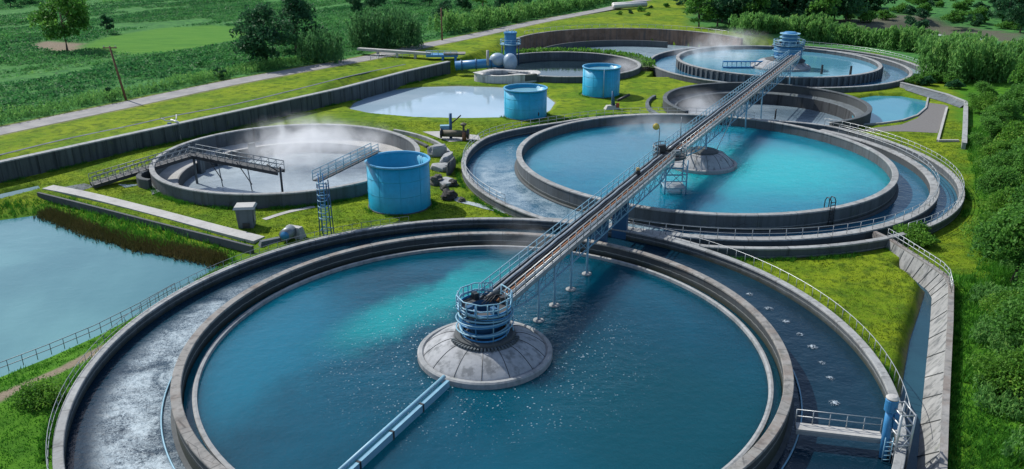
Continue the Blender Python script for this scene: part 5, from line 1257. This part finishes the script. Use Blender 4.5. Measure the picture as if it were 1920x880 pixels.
n = 300000; y = 33+95*r.random(n)**1.5; x = r.uniform(-75, 75, n); ok = view(x, y) & clear(x, y); x, y = x[ok], y[ok]
z = ground_z(x, y); s_ = line_sd(x, y, terr_line); lp_ = poly_sdf(x, y, lush_poly); ok = (z > -.25) & (s_ < -1) & (lp_ > .5) & (poly_sdf(x, y, pond_left) > 4.4) & ~((x < -18) & (y < 62)); x, y, z = x[ok], y[ok], z[ok]
m = 5; tl = np.repeat(vnoise(x, y, 3.5, 91)*.5+vnoise(x, y, .8, 92)*.4, m)+r.normal(size=len(x)*m)*.15
pos = np.stack([np.repeat(x, m)+r.normal(size=len(x)*m)*.09, np.repeat(y, m)+r.normal(size=len(x)*m)*.09, np.repeat(z, m)-.02], -1)
V, tt = blades(pos, r.uniform(.05, .14, len(pos))*np.repeat(.6+.9*vnoise(x, y, 2.2, 93), m), r.uniform(.025, .06, len(pos)), tl, r, .9); stuff('grass', V, 3, tt, t_lawn); print('lawn', len(x))
# tall grass: right strip, lower left, pond bank
n = 150000; y = 33+90*r.random(n)**1.4; x = r.uniform(-75, 95, n); ok = view(x, y, 150) & clear(x, y); x, y = x[ok], y[ok]
z = ground_z(x, y); lp_ = poly_sdf(x, y, lush_poly); pdl = poly_sdf(x, y, pond_left); ll_ = (x < -18) & (y < 62) & (pdl > .3)
ok = ((lp_ < .3) | ll_ | ((pdl > .2) & (pdl < 4.2) & (x < -26) & (y > 66))) & (z > -.95); x, y, z, ll_ = x[ok], y[ok], z[ok], ll_[ok]
m = 5; big = vnoise(x, y, 4.5, 95); hh = np.where(ll_, .16, .45)*(.5+1.1*big)
tl = np.repeat(big*.45+vnoise(x, y, 1.1, 96)*.4, m)+r.normal(size=len(x)*m)*.15
pos = np.stack([np.repeat(x, m)+r.normal(size=len(x)*m)*.14, np.repeat(y, m)+r.normal(size=len(x)*m)*.14, np.repeat(z, m)-.03], -1)
V, tt = blades(pos, np.repeat(hh, m)*r.uniform(.6, 1.5, len(pos)), r.uniform(.05, .12, len(pos)), tl, r, .8); stuff('tall_grass', V, 3, tt, t_lush); print('lush', len(x))
# weeds along the feet of walls
wx = []; 
for c, ro, cnt in ((T1, R1o+.95, 5200), (T0, R0+.5, 2600), (T2, R2o+.85, 4200), (bc1, br_1+.2, 260), (bc2, br_2+.2, 260), (bc3, br_3+.2, 260)):
    a = r.random(cnt)*2*PI; q = ro+np.abs(r.normal(size=cnt))*.28; wx.append(np.stack([c[0]+q*np.cos(a), c[1]+q*np.sin(a)], -1))
for i in range(len(wallp)-1):
    q = r.random((260, 1)); a, b = np.array(wallp[i][:2]), np.array(wallp[i+1][:2]); d = (b-a)/np.linalg.norm(b-a); wx.append(a+(b-a)*q+np.array([d[1], -d[0]])*(.5+np.abs(r.normal(size=(260, 1)))*.3))
wx = np.concatenate(wx); keep = vnoise(wx[:, 0], wx[:, 1], 1.6, 99)+.25*r.random(len(wx)) > .55; wx = wx[keep]; wx = wx[view(wx[:, 0], wx[:, 1]) & (np.hypot(wx[:, 0]-T1.x, wx[:, 1]-T1.y) > R1o+.8) & (np.hypot(wx[:, 0]-T2.x, wx[:, 1]-T2.y) > R2o+.6)]
z = ground_z(wx[:, 0], wx[:, 1]); wx, z = wx[z > -.5], z[z > -.5]; m = 6
pos = np.repeat(np.stack([wx[:, 0], wx[:, 1], z-.03], -1), m, 0); pos[:, :2] += r.normal(size=(len(pos), 2))*.09
V, tt = blades(pos, r.uniform(.12, .5, len(pos)), r.uniform(.04, .09, len(pos)), r.random(len(pos))*.7, r, .9); stuff('weeds', V, 3, tt, t_lush)
# brown reeds along the pond edge
br_mat = m_leaf('reed_brown', (.04, .055, .012), (.12, .10, .035), (.17, .11, .05), .25)
n = 9000; E_ = pond_left[1:6]; q = r.random(n)*(len(E_)-1); i0 = q.astype(int); f = q-i0
A_ = np.array([(p.x, p.y) for p in E_]); bx = A_[i0]*(1-f[:, None])+A_[np.minimum(i0+1, len(E_)-1)]*f[:, None]
off = r.normal(size=(n, 2))*np.array([.35, .5]); bx = bx+off+np.array([.2, .5]); z = np.maximum(ground_z(bx[:, 0], bx[:, 1]), -1.05); m = 3
pos = np.repeat(np.stack([bx[:, 0], bx[:, 1], z], -1), m, 0); pos[:, :2] += r.normal(size=(len(pos), 2))*.1
V, tt = blades(pos, r.uniform(.25, .75, len(pos)), r.uniform(.05, .11, len(pos)), r.random(len(pos))*.5+np.repeat(vnoise(bx[:, 0], bx[:, 1], 3, 97), m)*.5, r, .7); stuff('pond_reeds', V, 3, tt, br_mat)
# plants on the bank behind the dark basin
n = 2600; a = r.uniform(R(-8), R(148), n); rr = R5+r.uniform(.6, 3.4, n); pos = np.stack([T5.x+rr*np.cos(a), T5.y+rr*np.sin(a), .85+r.random(n)*.9], -1)
V, tt = leaf_quads(pos, r.uniform(.4, .9, n), r.random(n)*.7, r, .5, .4); stuff('bank_plants', V, 4, tt, LEAF['fresh'])
# wet patches at upper right, pale glint painted into their base colour
PW = m_water('glinting_water', (.45, .5, .5), (.55, .58, .56), wave=(1.5, .3), rough=.2)
for k, (cx, cy, sx, sy) in enumerate(((1718, 60, 46, 5), (1812, 69, 40, 6), (1740, 3, 30, 4), (1498, 55, 22, 2))):
    poly = [at(cx+sx*math.cos(t)*(1+.35*math.sin(3*t+k)), cy+sy*math.sin(t)*(1+.4*math.sin(5*t+k)), .9) for t in np.linspace(0, 2*PI, 25)[:-1]]
    struct('water', MB().add([(p.x, p.y, gz(p.x, p.y)+.12) for p in poly], [tuple(range(24))]), PW)

# ------------------------------------------------------------------ steam
def steam_mat(name, dens, sc_=.45):
    m = bpy.data.materials.new(name); m.use_nodes = True; t = m.node_tree; n = t.nodes; n.clear()
    out = n.new('ShaderNodeOutputMaterial'); v = n.new('ShaderNodeVolumePrincipled'); t.links.new(v.outputs[0], out.inputs['Volume'])
    v.inputs['Color'].default_value = (.985, .99, 1, 1); v.inputs['Anisotropy'].default_value = .2
    tc = n.new('ShaderNodeTexCoord'); ln = n.new('ShaderNodeVectorMath'); ln.operation = 'LENGTH'; t.links.new(tc.outputs['Object'], ln.inputs[0])
    fo = n.new('ShaderNodeMapRange'); fo.interpolation_type = 'SMOOTHSTEP'; t.links.new(ln.outputs['Value'], fo.inputs[0])
    for i, x in ((1, .1), (2, .98), (3, 1), (4, 0)): fo.inputs[i].default_value = x
    g = n.new('ShaderNodeNewGeometry'); nz = n.new('ShaderNodeTexNoise'); t.links.new(g.outputs['Position'], nz.inputs['Vector'])
    nz.inputs['Scale'].default_value = sc_; nz.inputs['Detail'].default_value = 6; nz.inputs['Roughness'].default_value = .6; nz.inputs['Distortion'].default_value = .8
    mr = n.new('ShaderNodeMapRange'); t.links.new(nz.outputs['Fac'], mr.inputs[0])
    for i, x in ((1, .40), (2, .85), (3, 0), (4, dens)): mr.inputs[i].default_value = x
    mu = n.new('ShaderNodeMath'); mu.operation = 'MULTIPLY'; t.links.new(fo.outputs[0], mu.inputs[0]); t.links.new(mr.outputs[0], mu.inputs[1])
    t.links.new(mu.outputs[0], v.inputs['Density']); m.cycles.volume_step_rate = 2.0
    return m
sm_a = steam_mat('steam', .85, .3); sm_b = steam_mat('thin_steam', .38, .3)
sm_c = steam_mat('faint_steam', .24, .3)
for px, py, z, rx, ry, rz_, m in ((565, 276, .4, 10.5, 8, 5.4, sm_a), (660, 268, .6, 9, 7, 3.6, sm_b), (1230, 244, 1.2, 9, 7, 3.2, sm_c), (975, 458, 1.6, 4.2, 3.0, 2.8, sm_b), (1310, 200, -.4, 8.0, 9, 3.4, sm_b), (1345, 103, 1.6, 13, 11, 3.0, sm_b), (1375, 80, 1.6, 12, 9, 4.0, sm_b), (1178, 126, .4, 7, 7, 2.6, sm_b)):
    c = at(px, py, z); mb = ball((0, 0, 0), 1, 1, 1, 24); o = mb.build('steam', m, None); o.location = c; o.scale = (rx, ry, rz_); tag(o, kind='stuff')
